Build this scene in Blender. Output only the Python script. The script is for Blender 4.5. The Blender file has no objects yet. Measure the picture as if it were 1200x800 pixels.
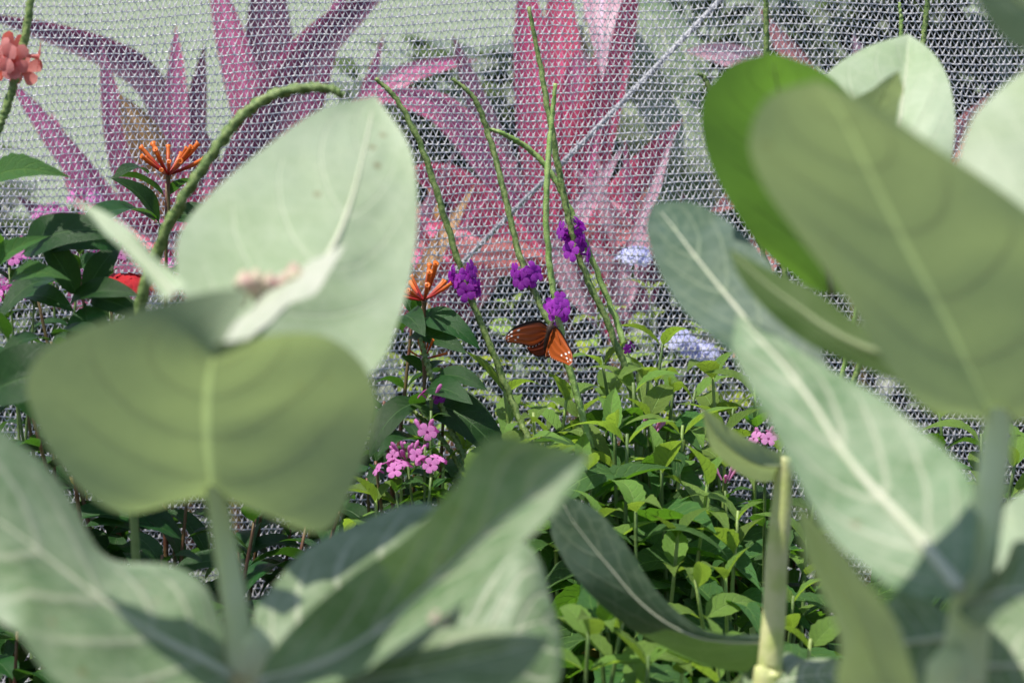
import bpy, math, random
import numpy as np
from mathutils import Vector, Matrix

random.seed(7); rng = np.random.default_rng(7)
SC = bpy.context.scene
COL = SC.collection
R = math.radians

# ------------------------------------------------------------------ camera, sky, sun, exposure
CAM = Vector((0, 0, 1.15)); PITCH = R(-9)
FWD = Vector((0, math.cos(PITCH), math.sin(PITCH))); UPV = Vector((0, -math.sin(PITCH), math.cos(PITCH)))
K = 22.3 / 55.0 / 1200.0
cd = bpy.data.cameras.new("camera"); cam = bpy.data.objects.new("camera", cd); COL.objects.link(cam)
cam.location = CAM; cam.rotation_euler = (R(90) + PITCH, 0, 0)
cd.sensor_width = 22.3; cd.lens = 55; cd.clip_start = 0.05; cd.clip_end = 600
cd.dof.use_dof = True; cd.dof.focus_distance = 2.41; cd.dof.aperture_fstop = 4.0; cd.dof.aperture_blades = 7
SC.camera = cam
SUN = Vector((-0.31, -0.13, 0.94)).normalized()
w = bpy.data.worlds.new("World"); SC.world = w; w.use_nodes = True
sky = w.node_tree.nodes.new("ShaderNodeTexSky"); sky.sky_type = 'NISHITA'; sky.sun_disc = False
sky.sun_elevation = math.asin(SUN.z); sky.sun_rotation = math.atan2(SUN.x, SUN.y)
w.node_tree.links.new(sky.outputs[0], w.node_tree.nodes["Background"].inputs[0])
w.node_tree.nodes["Background"].inputs[1].default_value = 0.125
sd = bpy.data.lights.new("sun", 'SUN'); sd.energy = 4.7; sd.angle = R(0.53); sd.color = (1, 0.95, 0.87)
so = bpy.data.objects.new("sun", sd); COL.objects.link(so); so.location = (0, 0, 8)
so.rotation_euler = (-SUN).to_track_quat('-Z', 'Y').to_euler()
SC.view_settings.view_transform = 'Standard'; SC.view_settings.look = 'None'
SC.view_settings.exposure = 0.6; SC.view_settings.gamma = 1.0
SC.render.engine = 'CYCLES'
SC.cycles.max_bounces = 8; SC.cycles.transparent_max_bounces = 8

def P(px, py, d):
    """the point seen at pixel (px, py) of the 1200 x 800 photograph, d metres along the camera axis"""
    return CAM + FWD * d + Vector((1, 0, 0)) * ((px - 600) * K * d) + UPV * ((400 - py) * K * d)

# ------------------------------------------------------------------ node helper
class N:
    def __init__(s, name):
        s.m = bpy.data.materials.new(name); s.m.use_nodes = True
        s.t = s.m.node_tree; s.t.nodes.clear(); s.out = s.t.nodes.new("ShaderNodeOutputMaterial")
    def n(s, typ, **kw):
        x = s.t.nodes.new(typ)
        for k, v in kw.items(): setattr(x, k, v)
        return x
    def put(s, sock, v):
        if hasattr(v, 'links') or hasattr(v, 'is_output'): s.t.links.new(v, sock)
        else: sock.default_value = v
    def ma(s, op, a, b=0.0, c=None, clamp=False):
        x = s.n("ShaderNodeMath", operation=op, use_clamp=clamp); s.put(x.inputs[0], a); s.put(x.inputs[1], b)
        if c is not None: s.put(x.inputs[2], c)
        return x.outputs[0]
    def ramp(s, v, a, b):   # 0 at a, 1 at b
        x = s.n("ShaderNodeMapRange", interpolation_type='SMOOTHSTEP'); s.put(x.inputs[0], v)
        x.inputs[1].default_value = a; x.inputs[2].default_value = b
        return x.outputs[0]
    def mix(s, f, a, b):
        x = s.n("ShaderNodeMix", data_type='RGBA'); s.put(x.inputs[0], f)
        s.put(x.inputs[6], a if not isinstance(a, tuple) else (*a, 1)); s.put(x.inputs[7], b if not isinstance(b, tuple) else (*b, 1))
        return x.outputs[2]
    def noise(s, scale, detail=2, coord=None, rough=0.5):
        x = s.n("ShaderNodeTexNoise"); x.inputs["Scale"].default_value = scale; x.inputs["Detail"].default_value = detail
        x.inputs["Roughness"].default_value = rough
        s.put(x.inputs["Vector"], coord if coord is not None else s.n("ShaderNodeTexCoord").outputs["Object"])
        return x.outputs[0]
    def hsv(s, c, val, hue=None, sat=None):
        x = s.n("ShaderNodeHueSaturation"); s.put(x.inputs["Color"], c if not isinstance(c, tuple) else (*c, 1)); s.put(x.inputs["Value"], val)
        if hue is not None: s.put(x.inputs["Hue"], hue)
        if sat is not None: s.put(x.inputs["Saturation"], sat)
        return x.outputs[0]
    def bump(s, h, strength, dist):
        x = s.n("ShaderNodeBump"); s.put(x.inputs["Height"], h); x.inputs["Strength"].default_value = strength; x.inputs["Distance"].default_value = dist
        return x.outputs[0]
    def surf(s, base, rough=0.5, spec=0.4, transl=None, tw=0.35, normal=None, metallic=0.0, coat=0.0):
        p = s.n("ShaderNodeBsdfPrincipled"); s.put(p.inputs["Base Color"], base if not isinstance(base, tuple) else (*base, 1))
        s.put(p.inputs["Roughness"], rough); s.put(p.inputs["Specular IOR Level"], spec); s.put(p.inputs["Metallic"], metallic)
        p.inputs["Coat Weight"].default_value = coat
        if normal is not None: s.t.links.new(normal, p.inputs["Normal"])
        o = p.outputs[0]
        if transl is not None:
            tr = s.n("ShaderNodeBsdfTranslucent"); s.put(tr.inputs["Color"], transl if not isinstance(transl, tuple) else (*transl, 1))
            if normal is not None: s.t.links.new(normal, tr.inputs["Normal"])
            mx = s.n("ShaderNodeMixShader"); s.put(mx.inputs[0], tw)
            s.t.links.new(o, mx.inputs[1]); s.t.links.new(tr.outputs[0], mx.inputs[2]); o = mx.outputs[0]
        s.t.links.new(o, s.out.inputs[0]); return s.m

def leaf_mat(name, base, vein, transl, tw=0.35, rough=0.45, spec=0.4, nsec=9, slope=1.1, secw=0.16, midw=0.05, secamt=0.6,
             mott=0.25, mscale=30, base2=None, bumpd=0.002, rand=0.35, crinkle=140, bstr=0.5, net=0.0, netscale=70, wax=0.0, stripe=False, midtr=0.1):
    s = N(name)
    uv = s.n("ShaderNodeSeparateXYZ"); s.t.links.new(s.n("ShaderNodeTexCoord").outputs["UV"], uv.inputs[0])
    u, v = uv.outputs[0], uv.outputs[1]
    a = s.ma('ABSOLUTE', s.ma('MULTIPLY_ADD', u, 2.0, -1.0))
    nz = s.noise(mscale, 3)
    mid = s.ramp(a, midw, midw * 0.3)
    ph = s.ma('ADD', s.ma('SUBTRACT', s.ma('MULTIPLY', v, nsec), s.ma('MULTIPLY', s.ma('POWER', a, 1.4), slope * 1.6)), s.ma('MULTIPLY', nz, 0.35))
    tri = s.ma('ABSOLUTE', s.ma('MULTIPLY_ADD', s.ma('FRACT', ph), 2.0, -1.0))
    sec = s.ma('MULTIPLY', s.ramp(tri, 1.0 - secw, 1.0), s.ramp(a, 1.0, 0.6))
    vm = s.ma('MAXIMUM', mid, s.ma('MULTIPLY', sec, secamt))
    oi = s.n("ShaderNodeObjectInfo").outputs["Random"]
    val = s.ma('ADD', s.ma('MULTIPLY_ADD', oi, rand, 1 - rand / 2), s.ma('MULTIPLY_ADD', nz, mott * 2, -mott))
    c = s.mix(s.ramp(nz, 0.35, 0.7), base, base2 or base)
    c = s.hsv(c, val, hue=s.ma('MULTIPLY_ADD', oi, 0.03, 0.485))
    if stripe:
        cb = s.n("ShaderNodeCombineXYZ"); s.put(cb.inputs[0], s.ma('MULTIPLY', u, 14.0)); s.put(cb.inputs[1], s.ma('MULTIPLY', v, 1.6)); s.put(cb.inputs[2], s.ma('MULTIPLY', oi, 37.0))
        st = s.ramp(s.noise(1.0, 3, cb.outputs[0]), 0.40, 0.62); c = s.mix(st, c, base2)
        transl = s.mix(s.ma('MULTIPLY', st, 0.8), transl, base2)
    if wax:
        c = s.mix(s.ma('MULTIPLY', s.ramp(s.noise(9, 4, rough=0.65), 0.45, 0.7), wax), c, (0.33, 0.385, 0.27))
    c = s.mix(vm, c, vein)
    if net:
        vo = s.n("ShaderNodeTexVoronoi", feature='DISTANCE_TO_EDGE'); vo.inputs["Scale"].default_value = netscale
        s.t.links.new(s.n("ShaderNodeTexCoord").outputs["Object"], vo.inputs["Vector"])
        c = s.mix(s.ma('MULTIPLY', s.ramp(vo.outputs["Distance"], 0.10, 0.0), net), c, vein)
    tc = s.hsv(transl, s.ma('MULTIPLY', s.ma('ADD', s.ma('MULTIPLY_ADD', sec, -0.35, 1.0), s.ma('MULTIPLY', mid, midtr)), val))
    fine = s.noise(crinkle, 3)
    h = s.ma('ADD', s.ma('MULTIPLY', vm, -0.6), s.ma('MULTIPLY', fine, 0.5))
    if wax:
        v2 = s.n("ShaderNodeTexVoronoi"); v2.inputs["Scale"].default_value = 55; s.t.links.new(s.n("ShaderNodeTexCoord").outputs["Object"], v2.inputs["Vector"])
        sp = s.ma('MULTIPLY', s.ramp(s.ma('MULTIPLY_ADD', fine, 0.12, v2.outputs["Distance"]), 0.24, 0.16), s.ramp(s.noise(13, 2), 0.52, 0.60))
        c = s.mix(s.ma('MULTIPLY', sp, 0.65), c, (0.17, 0.12, 0.05))
    rg = s.ma('MULTIPLY_ADD', nz, 0.2, rough - 0.1)
    return s.surf(c, rg, spec, tc, tw, s.bump(h, bstr, bumpd))

def flat_mat(name, base, base2=None, scale=60, rough=0.5, spec=0.4, transl=None, tw=0.3, bumpd=0.0008, rand=0.2, metallic=0.0, bscale=None):
    s = N(name); nz = s.noise(scale, 3)
    oi = s.n("ShaderNodeObjectInfo").outputs["Random"]
    c = s.hsv(s.mix(s.ramp(nz, 0.35, 0.65), base, base2 or base), s.ma('MULTIPLY_ADD', oi, rand, 1 - rand / 2))
    return s.surf(c, rough, spec, transl, tw, s.bump(s.noise(bscale or scale * 4, 2), 0.6, bumpd), metallic)

# ------------------------------------------------------------------ object helpers
def tag(o, label=None, cat=None, group=None, kind=None):
    for k, v in (("label", label), ("category", cat), ("group", group), ("kind", kind)):
        if v: o[k] = v
    return o
def thing(name, label, cat, loc, group=None):
    o = bpy.data.objects.new(name, None); COL.objects.link(o); o.location = loc; o.empty_display_size = 0.05
    return tag(o, label, cat, group)
def root_of(o):
    p = Vector((0, 0, 0))
    while o is not None: p += o.location; o = o.parent
    return p
def mesh_obj(name, V, F, mat, parent=None, uv=None, smooth=True, col=None):
    me = bpy.data.meshes.new(name)
    V = np.asarray(V, dtype=np.float64)
    if parent is not None: V = V - np.array(root_of(parent))
    me.from_pydata(V.tolist(), [], F)
    if uv is not None:
        l = me.uv_layers.new(name="UVMap"); li = np.empty(len(me.loops), dtype=np.int32); me.loops.foreach_get("vertex_index", li)
        l.data.foreach_set("uv", np.asarray(uv, dtype=np.float32)[li].ravel())
    if col is not None:
        ca = me.color_attributes.new("Col", 'FLOAT_COLOR', 'POINT'); ca.data.foreach_set("color", np.asarray(col, dtype=np.float32).ravel())
    if smooth: me.polygons.foreach_set("use_smooth", [True] * len(me.polygons))
    if mat: me.materials.append(mat)
    o = bpy.data.objects.new(name, me); COL.objects.link(o); o.parent = parent
    return o
def put_copy(proto_mesh, name, M, parent):
    """an object of its own that shares proto_mesh, at world matrix M under parent"""
    o = bpy.data.objects.new(name, proto_mesh); COL.objects.link(o); o.parent = parent
    o.matrix_local = Matrix.Translation(-root_of(parent)) @ M
    return o

def spline(pts, n):
    p = np.array([list(q) for q in pts], dtype=float); m = len(p)
    if m == 2: t = np.linspace(0, 1, n)[:, None]; return p[0] * (1 - t) + p[1] * t
    e = np.vstack([2 * p[0] - p[1], p, 2 * p[-1] - p[-2]])
    out = []
    for t in np.linspace(0, m - 1 - 1e-9, n):
        i = int(t); f = t - i; a, b, c, d = e[i:i + 4]
        out.append(0.5 * (2 * b + (c - a) * f + (2 * a - 5 * b + 4 * c - d) * f * f + (3 * b - a - 3 * c + d) * f ** 3))
    return np.array(out)

def tube_geo(pts, radii, n=40, sides=8, bump=0.0, freq=0.0, cap=True):
    c = spline(pts, n); r = np.interp(np.linspace(0, 1, n), np.linspace(0, 1, len(radii)), radii)
    t = np.gradient(c, axis=0); t /= np.linalg.norm(t, axis=1)[:, None] + 1e-12
    ref = np.array([0.3, 0.9, 0.1]); ref /= np.linalg.norm(ref)
    s = np.cumsum(np.r_[0, np.linalg.norm(np.diff(c, axis=0), axis=1)])
    V, F, UV = [], [], []
    for i in range(n):
        a = np.cross(t[i], ref); a /= np.linalg.norm(a) + 1e-12; b = np.cross(t[i], a)
        for k in range(sides):
            th = 2 * math.pi * k / sides
            rr = r[i] * (1 + bump * math.sin(freq * s[i] + 2 * th) * math.sin(freq * s[i] * 0.5 - 3 * th))
            V.append(c[i] + rr * (a * math.cos(th) + b * math.sin(th))); UV.append((k / sides, i / (n - 1)))
    for i in range(n - 1):
        for k in range(sides):
            k2 = (k + 1) % sides
            F.append((i * sides + k, i * sides + k2, (i + 1) * sides + k2, (i + 1) * sides + k))
    if cap:
        F.append(tuple(range(sides))[::-1]); F.append(tuple((n - 1) * sides + k for k in range(sides)))
    return V, F, UV
def tube(name, pts, radii, mat, parent=None, **kw):
    V, F, UV = tube_geo(pts, radii, **kw)
    return mesh_obj(name, V, F, mat, parent, UV)

def loft(name, Lp, Mp, Rp, mat, parent, ns=44, ku=9, bulge=0.06, wave=0.10, roll=0.0, seed=0, rib=None, ribmat=None, quilt=0.03, nq=6):
    """a blade lofted between its left edge, midrib and right edge (base to tip)"""
    L, M_, R_ = spline(Lp, ns), spline(Mp, ns), spline(Rp, ns)
    rs = np.random.default_rng(seed + 11); ph = rs.uniform(0, 6.28, 6)
    V, UV = [], []
    us = np.linspace(-1, 1, 2 * ku + 1)
    for i in range(ns):
        v = i / (ns - 1)
        tn = M_[min(i + 1, ns - 1)] - M_[max(i - 1, 0)]; ac = R_[i] - L[i]
        nr = np.cross(ac, tn); nr /= np.linalg.norm(nr) + 1e-9
        wd = np.linalg.norm(ac) * 0.5
        for u in us:
            e = L[i] if u < 0 else R_[i]; au = abs(u)
            p = M_[i] + (e - M_[i]) * au
            off = wd * bulge * math.sin(math.pi * au)
            q = ph[0 if u < 0 else 1]
            off += wd * (wave * (au ** 2) * math.sin(v * 9 + q) + wave * 0.3 * math.sin(v * 21 + ph[2] + 3 * u) * au)
            off += quilt * wd * abs(math.sin(math.pi * (nq * v - 2.0 * au ** 1.4))) * min(1, au * 4) * (1.15 - au)
            off += roll * wd * max(0, au - 0.8) / 0.2
            V.append(p + nr * off); UV.append((u * 0.5 + 0.5, v))
    w_ = len(us); F = [(i * w_ + j, i * w_ + j + 1, (i + 1) * w_ + j + 1, (i + 1) * w_ + j) for i in range(ns - 1) for j in range(w_ - 1)]
    o = mesh_obj(name, V, F, mat, parent, UV)
    if rib:
        tube("midrib", [Vector(x) for x in M_[:-2:4]], [rib, rib * 0.7, rib * 0.4, rib * 0.15], ribmat, o, n=30, sides=8)
    return o

def leaf_proto(name, mat, wid, fold, curl, shape=(0.35, 1.0), ns=14, ku=4, serr=0.0, crink=0.0, petiole=0.08, seed=0):
    """unit-length leaf along +Y from the origin, face up +Z"""
    rs = np.random.default_rng(seed); V, UV = [], []
    us = np.linspace(-1, 1, 2 * ku + 1); tw = rs.uniform(-0.25, 0.25); sw = rs.uniform(-0.07, 0.07); wp = rs.uniform(0, 6)
    for i in range(ns):
        v = i / (ns - 1)
        y = v
        vv = max(0, (v - petiole) / (1 - petiole))
        p, q = shape
        hw = wid * 0.5 * (vv ** p) * ((1 - vv) ** q) / ((p / (p + q)) ** p * (q / (p + q)) ** q) if vv > 0 else 0
        hw = max(hw, wid * 0.035 if v < 0.98 else 0.002)
        th = curl * v * v
        z = -math.sin(th) * v * 0.8; yy = y * math.cos(th * 0.6)
        ang = tw * v
        for u in us:
            h = hw * (1 + (serr * (1 if (i % 2) else -1) if abs(u) == 1 else 0))
            x = u * h; dz = fold * abs(u) * h + crink * hw * math.sin(v * 38 - abs(u) * 4) * (abs(u) * (1.2 - abs(u))) + 0.10 * h * math.sin(v * 9 + wp) * u
            xx = x * math.cos(ang) - dz * math.sin(ang) + sw * math.sin(v * 3.0); zz = x * math.sin(ang) + dz * math.cos(ang)
            V.append((xx, yy, z + zz)); UV.append((u * 0.5 + 0.5, v))
    w_ = len(us); F = [(i * w_ + j, i * w_ + j + 1, (i + 1) * w_ + j + 1, (i + 1) * w_ + j) for i in range(ns - 1) for j in range(w_ - 1)]
    me = bpy.data.meshes.new(name); me.from_pydata(V, [], F)
    l = me.uv_layers.new(name="UVMap"); li = np.empty(len(me.loops), dtype=np.int32); me.loops.foreach_get("vertex_index", li)
    l.data.foreach_set("uv", np.asarray(UV, dtype=np.float32)[li].ravel())
    me.polygons.foreach_set("use_smooth", [True] * len(me.polygons)); me.materials.append(mat)
    return me

def frame(base, direction, up, size, roll=0.0):
    y = direction.normalized(); x = y.cross(up)
    if x.length < 1e-4: x = y.cross(Vector((1, 0, 0.1)))
    x.normalize(); z = x.cross(y)
    m = Matrix((x, y, z)).transposed().to_4x4() @ Matrix.Rotation(roll, 4, 'Y')
    return Matrix.Translation(base) @ m @ Matrix.Diagonal((size, size, size, 1))

# ------------------------------------------------------------------ materials
M = {}
M['milk_top'] = leaf_mat("milkweed_leaf", (0.115, 0.185, 0.082), (0.42, 0.45, 0.32), (0.21, 0.34, 0.06), tw=0.28, rough=0.5, spec=0.45, nsec=6, slope=1.3,
                         secw=0.26, midw=0.02, secamt=0.8, mott=0.14, mscale=24, base2=(0.185, 0.255, 0.145), net=0.25, wax=0.45, rand=0.1, crinkle=60)
M['milk_pale'] = leaf_mat("milkweed_pale_leaf", (0.32, 0.40, 0.235), (0.52, 0.57, 0.40), (0.34, 0.46, 0.15), tw=0.3, rough=0.55, spec=0.4, nsec=5, slope=1.3,
                          secw=0.10, midw=0.02, secamt=0.45, mott=0.08, mscale=14, base2=(0.38, 0.45, 0.31), net=0.2, wax=0.3, rand=0.08, crinkle=60)
M['milk_under'] = leaf_mat("milkweed_young_leaf", (0.235, 0.285, 0.185), (0.50, 0.54, 0.33), (0.28, 0.37, 0.13), tw=0.44, rough=0.6, spec=0.3, nsec=6, slope=1.2,
                           secw=0.14, midw=0.035, secamt=0.3, mott=0.08, mscale=12, base2=(0.23, 0.28, 0.18), net=0.15, midtr=0.6, wax=0.12, rand=0.06, crinkle=50)
M['milk_vivid'] = leaf_mat("milkweed_thin_leaf", (0.11, 0.17, 0.055), (0.2, 0.30, 0.09), (0.14, 0.29, 0.03), tw=0.5, rough=0.5, spec=0.35, nsec=7, slope=1.2,
                           secw=0.14, midw=0.02, secamt=0.3, mott=0.12, mscale=18, rand=0.08, crinkle=60)
M['milk_dark_and_shaded'] = leaf_mat("milkweed_dark_and_shaded_leaf", (0.050, 0.088, 0.050), (0.30, 0.36, 0.23), (0.12, 0.24, 0.04), tw=0.22, rough=0.55, spec=0.25, nsec=6, slope=1.3,
                         secw=0.14, midw=0.02, secamt=0.5, mott=0.1, mscale=24, base2=(0.075, 0.115, 0.085), net=0.15, wax=0.08, rand=0.1, crinkle=60)  # thin-waxed dark green; also stands in for shade on the drooping leaf
M['rib_pale'] = flat_mat("milkweed_midrib_pale", (0.55, 0.58, 0.42), (0.62, 0.62, 0.48), 40, 0.6, transl=(0.5, 0.6, 0.3), tw=0.3)
M['rib_green'] = flat_mat("milkweed_midrib_green", (0.42, 0.48, 0.26), (0.46, 0.52, 0.30), 40, 0.6, transl=(0.5, 0.6, 0.25), tw=0.5)
M['milk_stem'] = flat_mat("milkweed_stem", (0.62, 0.68, 0.36), (0.68, 0.72, 0.44), 35, 0.6, transl=(0.5, 0.6, 0.3), tw=0.3)
M['cut_stem'] = flat_mat("milkweed_cut_stem", (0.40, 0.46, 0.14), (0.52, 0.52, 0.24), 60, 0.5)
M['white_fuzz'] = flat_mat("milkweed_fuzzy_bud_leaf", (0.42, 0.43, 0.35), (0.36, 0.40, 0.29), 40, 0.7, transl=(0.5, 0.55, 0.3), tw=0.2)
M['bud_pink'] = flat_mat("milkweed_bud", (0.42, 0.25, 0.22), (0.40, 0.38, 0.24), 90, 0.6)
M['bed_leaf'] = leaf_mat("lantana_leaf", (0.045, 0.115, 0.026), (0.13, 0.25, 0.06), (0.14, 0.34, 0.02), tw=0.36, rough=0.45, spec=0.25, nsec=8, slope=1.0, secw=0.22, bstr=0.9,
                         midw=0.06, secamt=0.75, mott=0.25, mscale=25, rand=0.5)
M['bright_leaf'] = leaf_mat("young_lantana_leaf", (0.14, 0.245, 0.042), (0.24, 0.38, 0.10), (0.36, 0.56, 0.05), tw=0.4, rough=0.45, spec=0.3, nsec=8, slope=1.0, secw=0.22, bstr=0.9,
                            midw=0.06, secamt=0.5, mott=0.2, mscale=25, rand=0.4)
M['old_leaf'] = leaf_mat("old_lantana_leaf", (0.22, 0.17, 0.035), (0.26, 0.22, 0.08), (0.35, 0.28, 0.04), tw=0.3, mott=0.3, base2=(0.16, 0.085, 0.03), rand=0.6)
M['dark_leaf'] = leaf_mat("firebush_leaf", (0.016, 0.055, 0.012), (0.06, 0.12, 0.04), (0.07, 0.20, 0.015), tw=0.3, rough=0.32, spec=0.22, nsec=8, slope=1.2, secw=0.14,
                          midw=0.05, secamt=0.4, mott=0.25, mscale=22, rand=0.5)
M['stem_green'] = flat_mat("green_stem", (0.075, 0.135, 0.03), (0.12, 0.18, 0.05), 70, 0.5)
M['stem_light'] = flat_mat("light_green_stem", (0.17, 0.27, 0.05), (0.24, 0.31, 0.09), 70, 0.5)
M['stem_red'] = flat_mat("reddish_stem", (0.13, 0.05, 0.03), (0.12, 0.09, 0.03), 60, 0.5)
M['spike'] = flat_mat("porterweed_spike", (0.065, 0.12, 0.022), (0.18, 0.24, 0.07), 260, 0.5, bumpd=0.001, rand=0.4)
M['spike_light'] = flat_mat("porterweed_young_spike", (0.17, 0.29, 0.06), (0.26, 0.36, 0.11), 160, 0.5, bumpd=0.001)
M['purple'] = flat_mat("purple_petal", (0.27, 0.018, 0.38), (0.38, 0.03, 0.44), 120, 0.5, transl=(0.5, 0.03, 0.62), tw=0.4, rand=0.6)
M['coral'] = flat_mat("coral_petal", (0.75, 0.16, 0.13), (0.80, 0.46, 0.44), 120, 0.5, transl=(0.9, 0.16, 0.1), tw=0.4, rand=0.3)
M['pink'] = flat_mat("pink_petal", (0.72, 0.34, 0.60), (0.66, 0.22, 0.52), 120, 0.5, transl=(0.8, 0.2, 0.5), tw=0.35, rand=0.4)
M['magenta'] = flat_mat("magenta_petal", (0.55, 0.11, 0.40), (0.70, 0.30, 0.58), 120, 0.5, transl=(0.7, 0.08, 0.5), tw=0.35, rand=0.5)
M['red'] = flat_mat("red_petal", (0.60, 0.012, 0.02), (0.45, 0.01, 0.02), 120, 0.5, transl=(0.75, 0.02, 0.03), tw=0.35, rand=0.3)
M['lavender'] = flat_mat("plumbago_petal", (0.6, 0.62, 0.95), (0.7, 0.72, 0.95), 120, 0.5, transl=(0.55, 0.55, 0.9), tw=0.4, rand=0.2)
M['plumb_leaf'] = leaf_mat("plumbago_leaf", (0.22, 0.32, 0.05), (0.3, 0.4, 0.1), (0.5, 0.62, 0.07), tw=0.4, rand=0.5)
M['hedge_leaf'] = leaf_mat("hedge_leaf", (0.12, 0.15, 0.10), (0.15, 0.19, 0.12), (0.17, 0.25, 0.09), tw=0.3, rough=0.4, rand=0.5)
for nm, b, t in (('ti_pink', (0.80, 0.16, 0.36), (0.95, 0.3, 0.5)), ('ti_crimson', (0.78, 0.09, 0.22), (0.95, 0.18, 0.32)), ('ti_dark', (0.17, 0.05, 0.11), (0.40, 0.07, 0.18)),
                 ('ti_pale', (0.85, 0.45, 0.58), (0.95, 0.5, 0.6)), ('ti_tan', (0.60, 0.36, 0.14), (0.75, 0.45, 0.16)), ('ti_salmon', (0.78, 0.26, 0.28), (0.92, 0.35, 0.33))):
    M[nm] = leaf_mat(nm + "_leaf", b, tuple(min(1, x * 1.5 + 0.03) for x in b), t, tw=0.42, rough=0.38, spec=0.45, nsec=3, slope=5, secw=0.3, midw=0.09, secamt=0.3,
                     mott=0.35, mscale=16, rand=0.3, base2=tuple(x * 0.48 + 0.04 for x in b), stripe=True, crinkle=40)
M['cord'] = flat_mat("pale_cord", (0.4, 0.4, 0.43), None, 300, 0.6)
# the net's yarn: aluminised tape, patchy and slightly tarnished
s = N("silver_net_yarn")
nz = s.noise(900, 2); big = s.noise(6, 2)
M['net'] = s.surf(s.mix(s.ramp(nz, 0.35, 0.65), (0.76, 0.75, 0.77), (0.92, 0.91, 0.92)), s.ma('MULTIPLY_ADD', big, 0.2, 0.22), 0.6,
                  transl=(0.92, 0.91, 0.92), tw=0.5, metallic=s.ma('MULTIPLY', s.ramp(nz, 0.3, 0.6), 0.08))
# butterfly wing: pattern, plus the left hindwing's painted shade, held in a colour attribute
s = N("butterfly_wing"); ca = s.n("ShaderNodeAttribute", attribute_name="Col").outputs["Color"]
M['wing'] = s.surf(ca, 0.5, 0.25, transl=s.hsv(ca, 1.2), tw=0.3, normal=s.bump(s.noise(900, 2), 0.3, 0.0004))
M['insect'] = flat_mat("butterfly_body", (0.02, 0.014, 0.012), (0.05, 0.025, 0.015), 300, 0.6)
# ground
s = N("soil"); a = s.noise(14, 6, rough=0.7); b = s.noise(120, 3)
M['soil'] = s.surf(s.mix(s.ramp(a, 0.35, 0.65), (0.030, 0.022, 0.016), (0.095, 0.07, 0.05)), 0.9, 0.2, normal=s.bump(s.ma('ADD', a, s.ma('MULTIPLY', b, 0.4)), 1.0, 0.02))
s = N("lawn"); a = s.noise(1.2, 5, rough=0.7); b = s.noise(45, 4)
M['lawn'] = s.surf(s.mix(s.ramp(a, 0.3, 0.7), s.mix(b, (0.15, 0.19, 0.115), (0.22, 0.255, 0.17)), s.mix(b, (0.125, 0.175, 0.09), (0.25, 0.275, 0.205))), 0.9, 0.2,
                   normal=s.bump(b, 0.8, 0.02))

# ------------------------------------------------------------------ ground
def sheet(name, x0, x1, y0, y1, z, mat, nx=40, ny=40, amp=0.0):
    xs = np.linspace(x0, x1, nx); ys = np.linspace(y0, y1, ny)
    V = [(x, y, z + amp * math.sin(x * 5 + y * 3) * math.cos(y * 7 - x)) for y in ys for x in xs]
    F = [(j * nx + i, j * nx + i + 1, (j + 1) * nx + i + 1, (j + 1) * nx + i) for j in range(ny - 1) for i in range(nx - 1)]
    return mesh_obj(name, V, F, mat)
tag(sheet("ground", -200, 200, -200, 300, -0.03, M['soil'], 30, 30), kind='structure')
tag(sheet("flower_bed_soil", -3, 3, 0.6, 3.9, 0.0, M['soil'], 60, 40, 0.012), kind='structure')
tag(sheet("lawn", -40, 40, 4.4, 90, -0.012, M['lawn'], 60, 60, 0.004), kind='structure')

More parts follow.
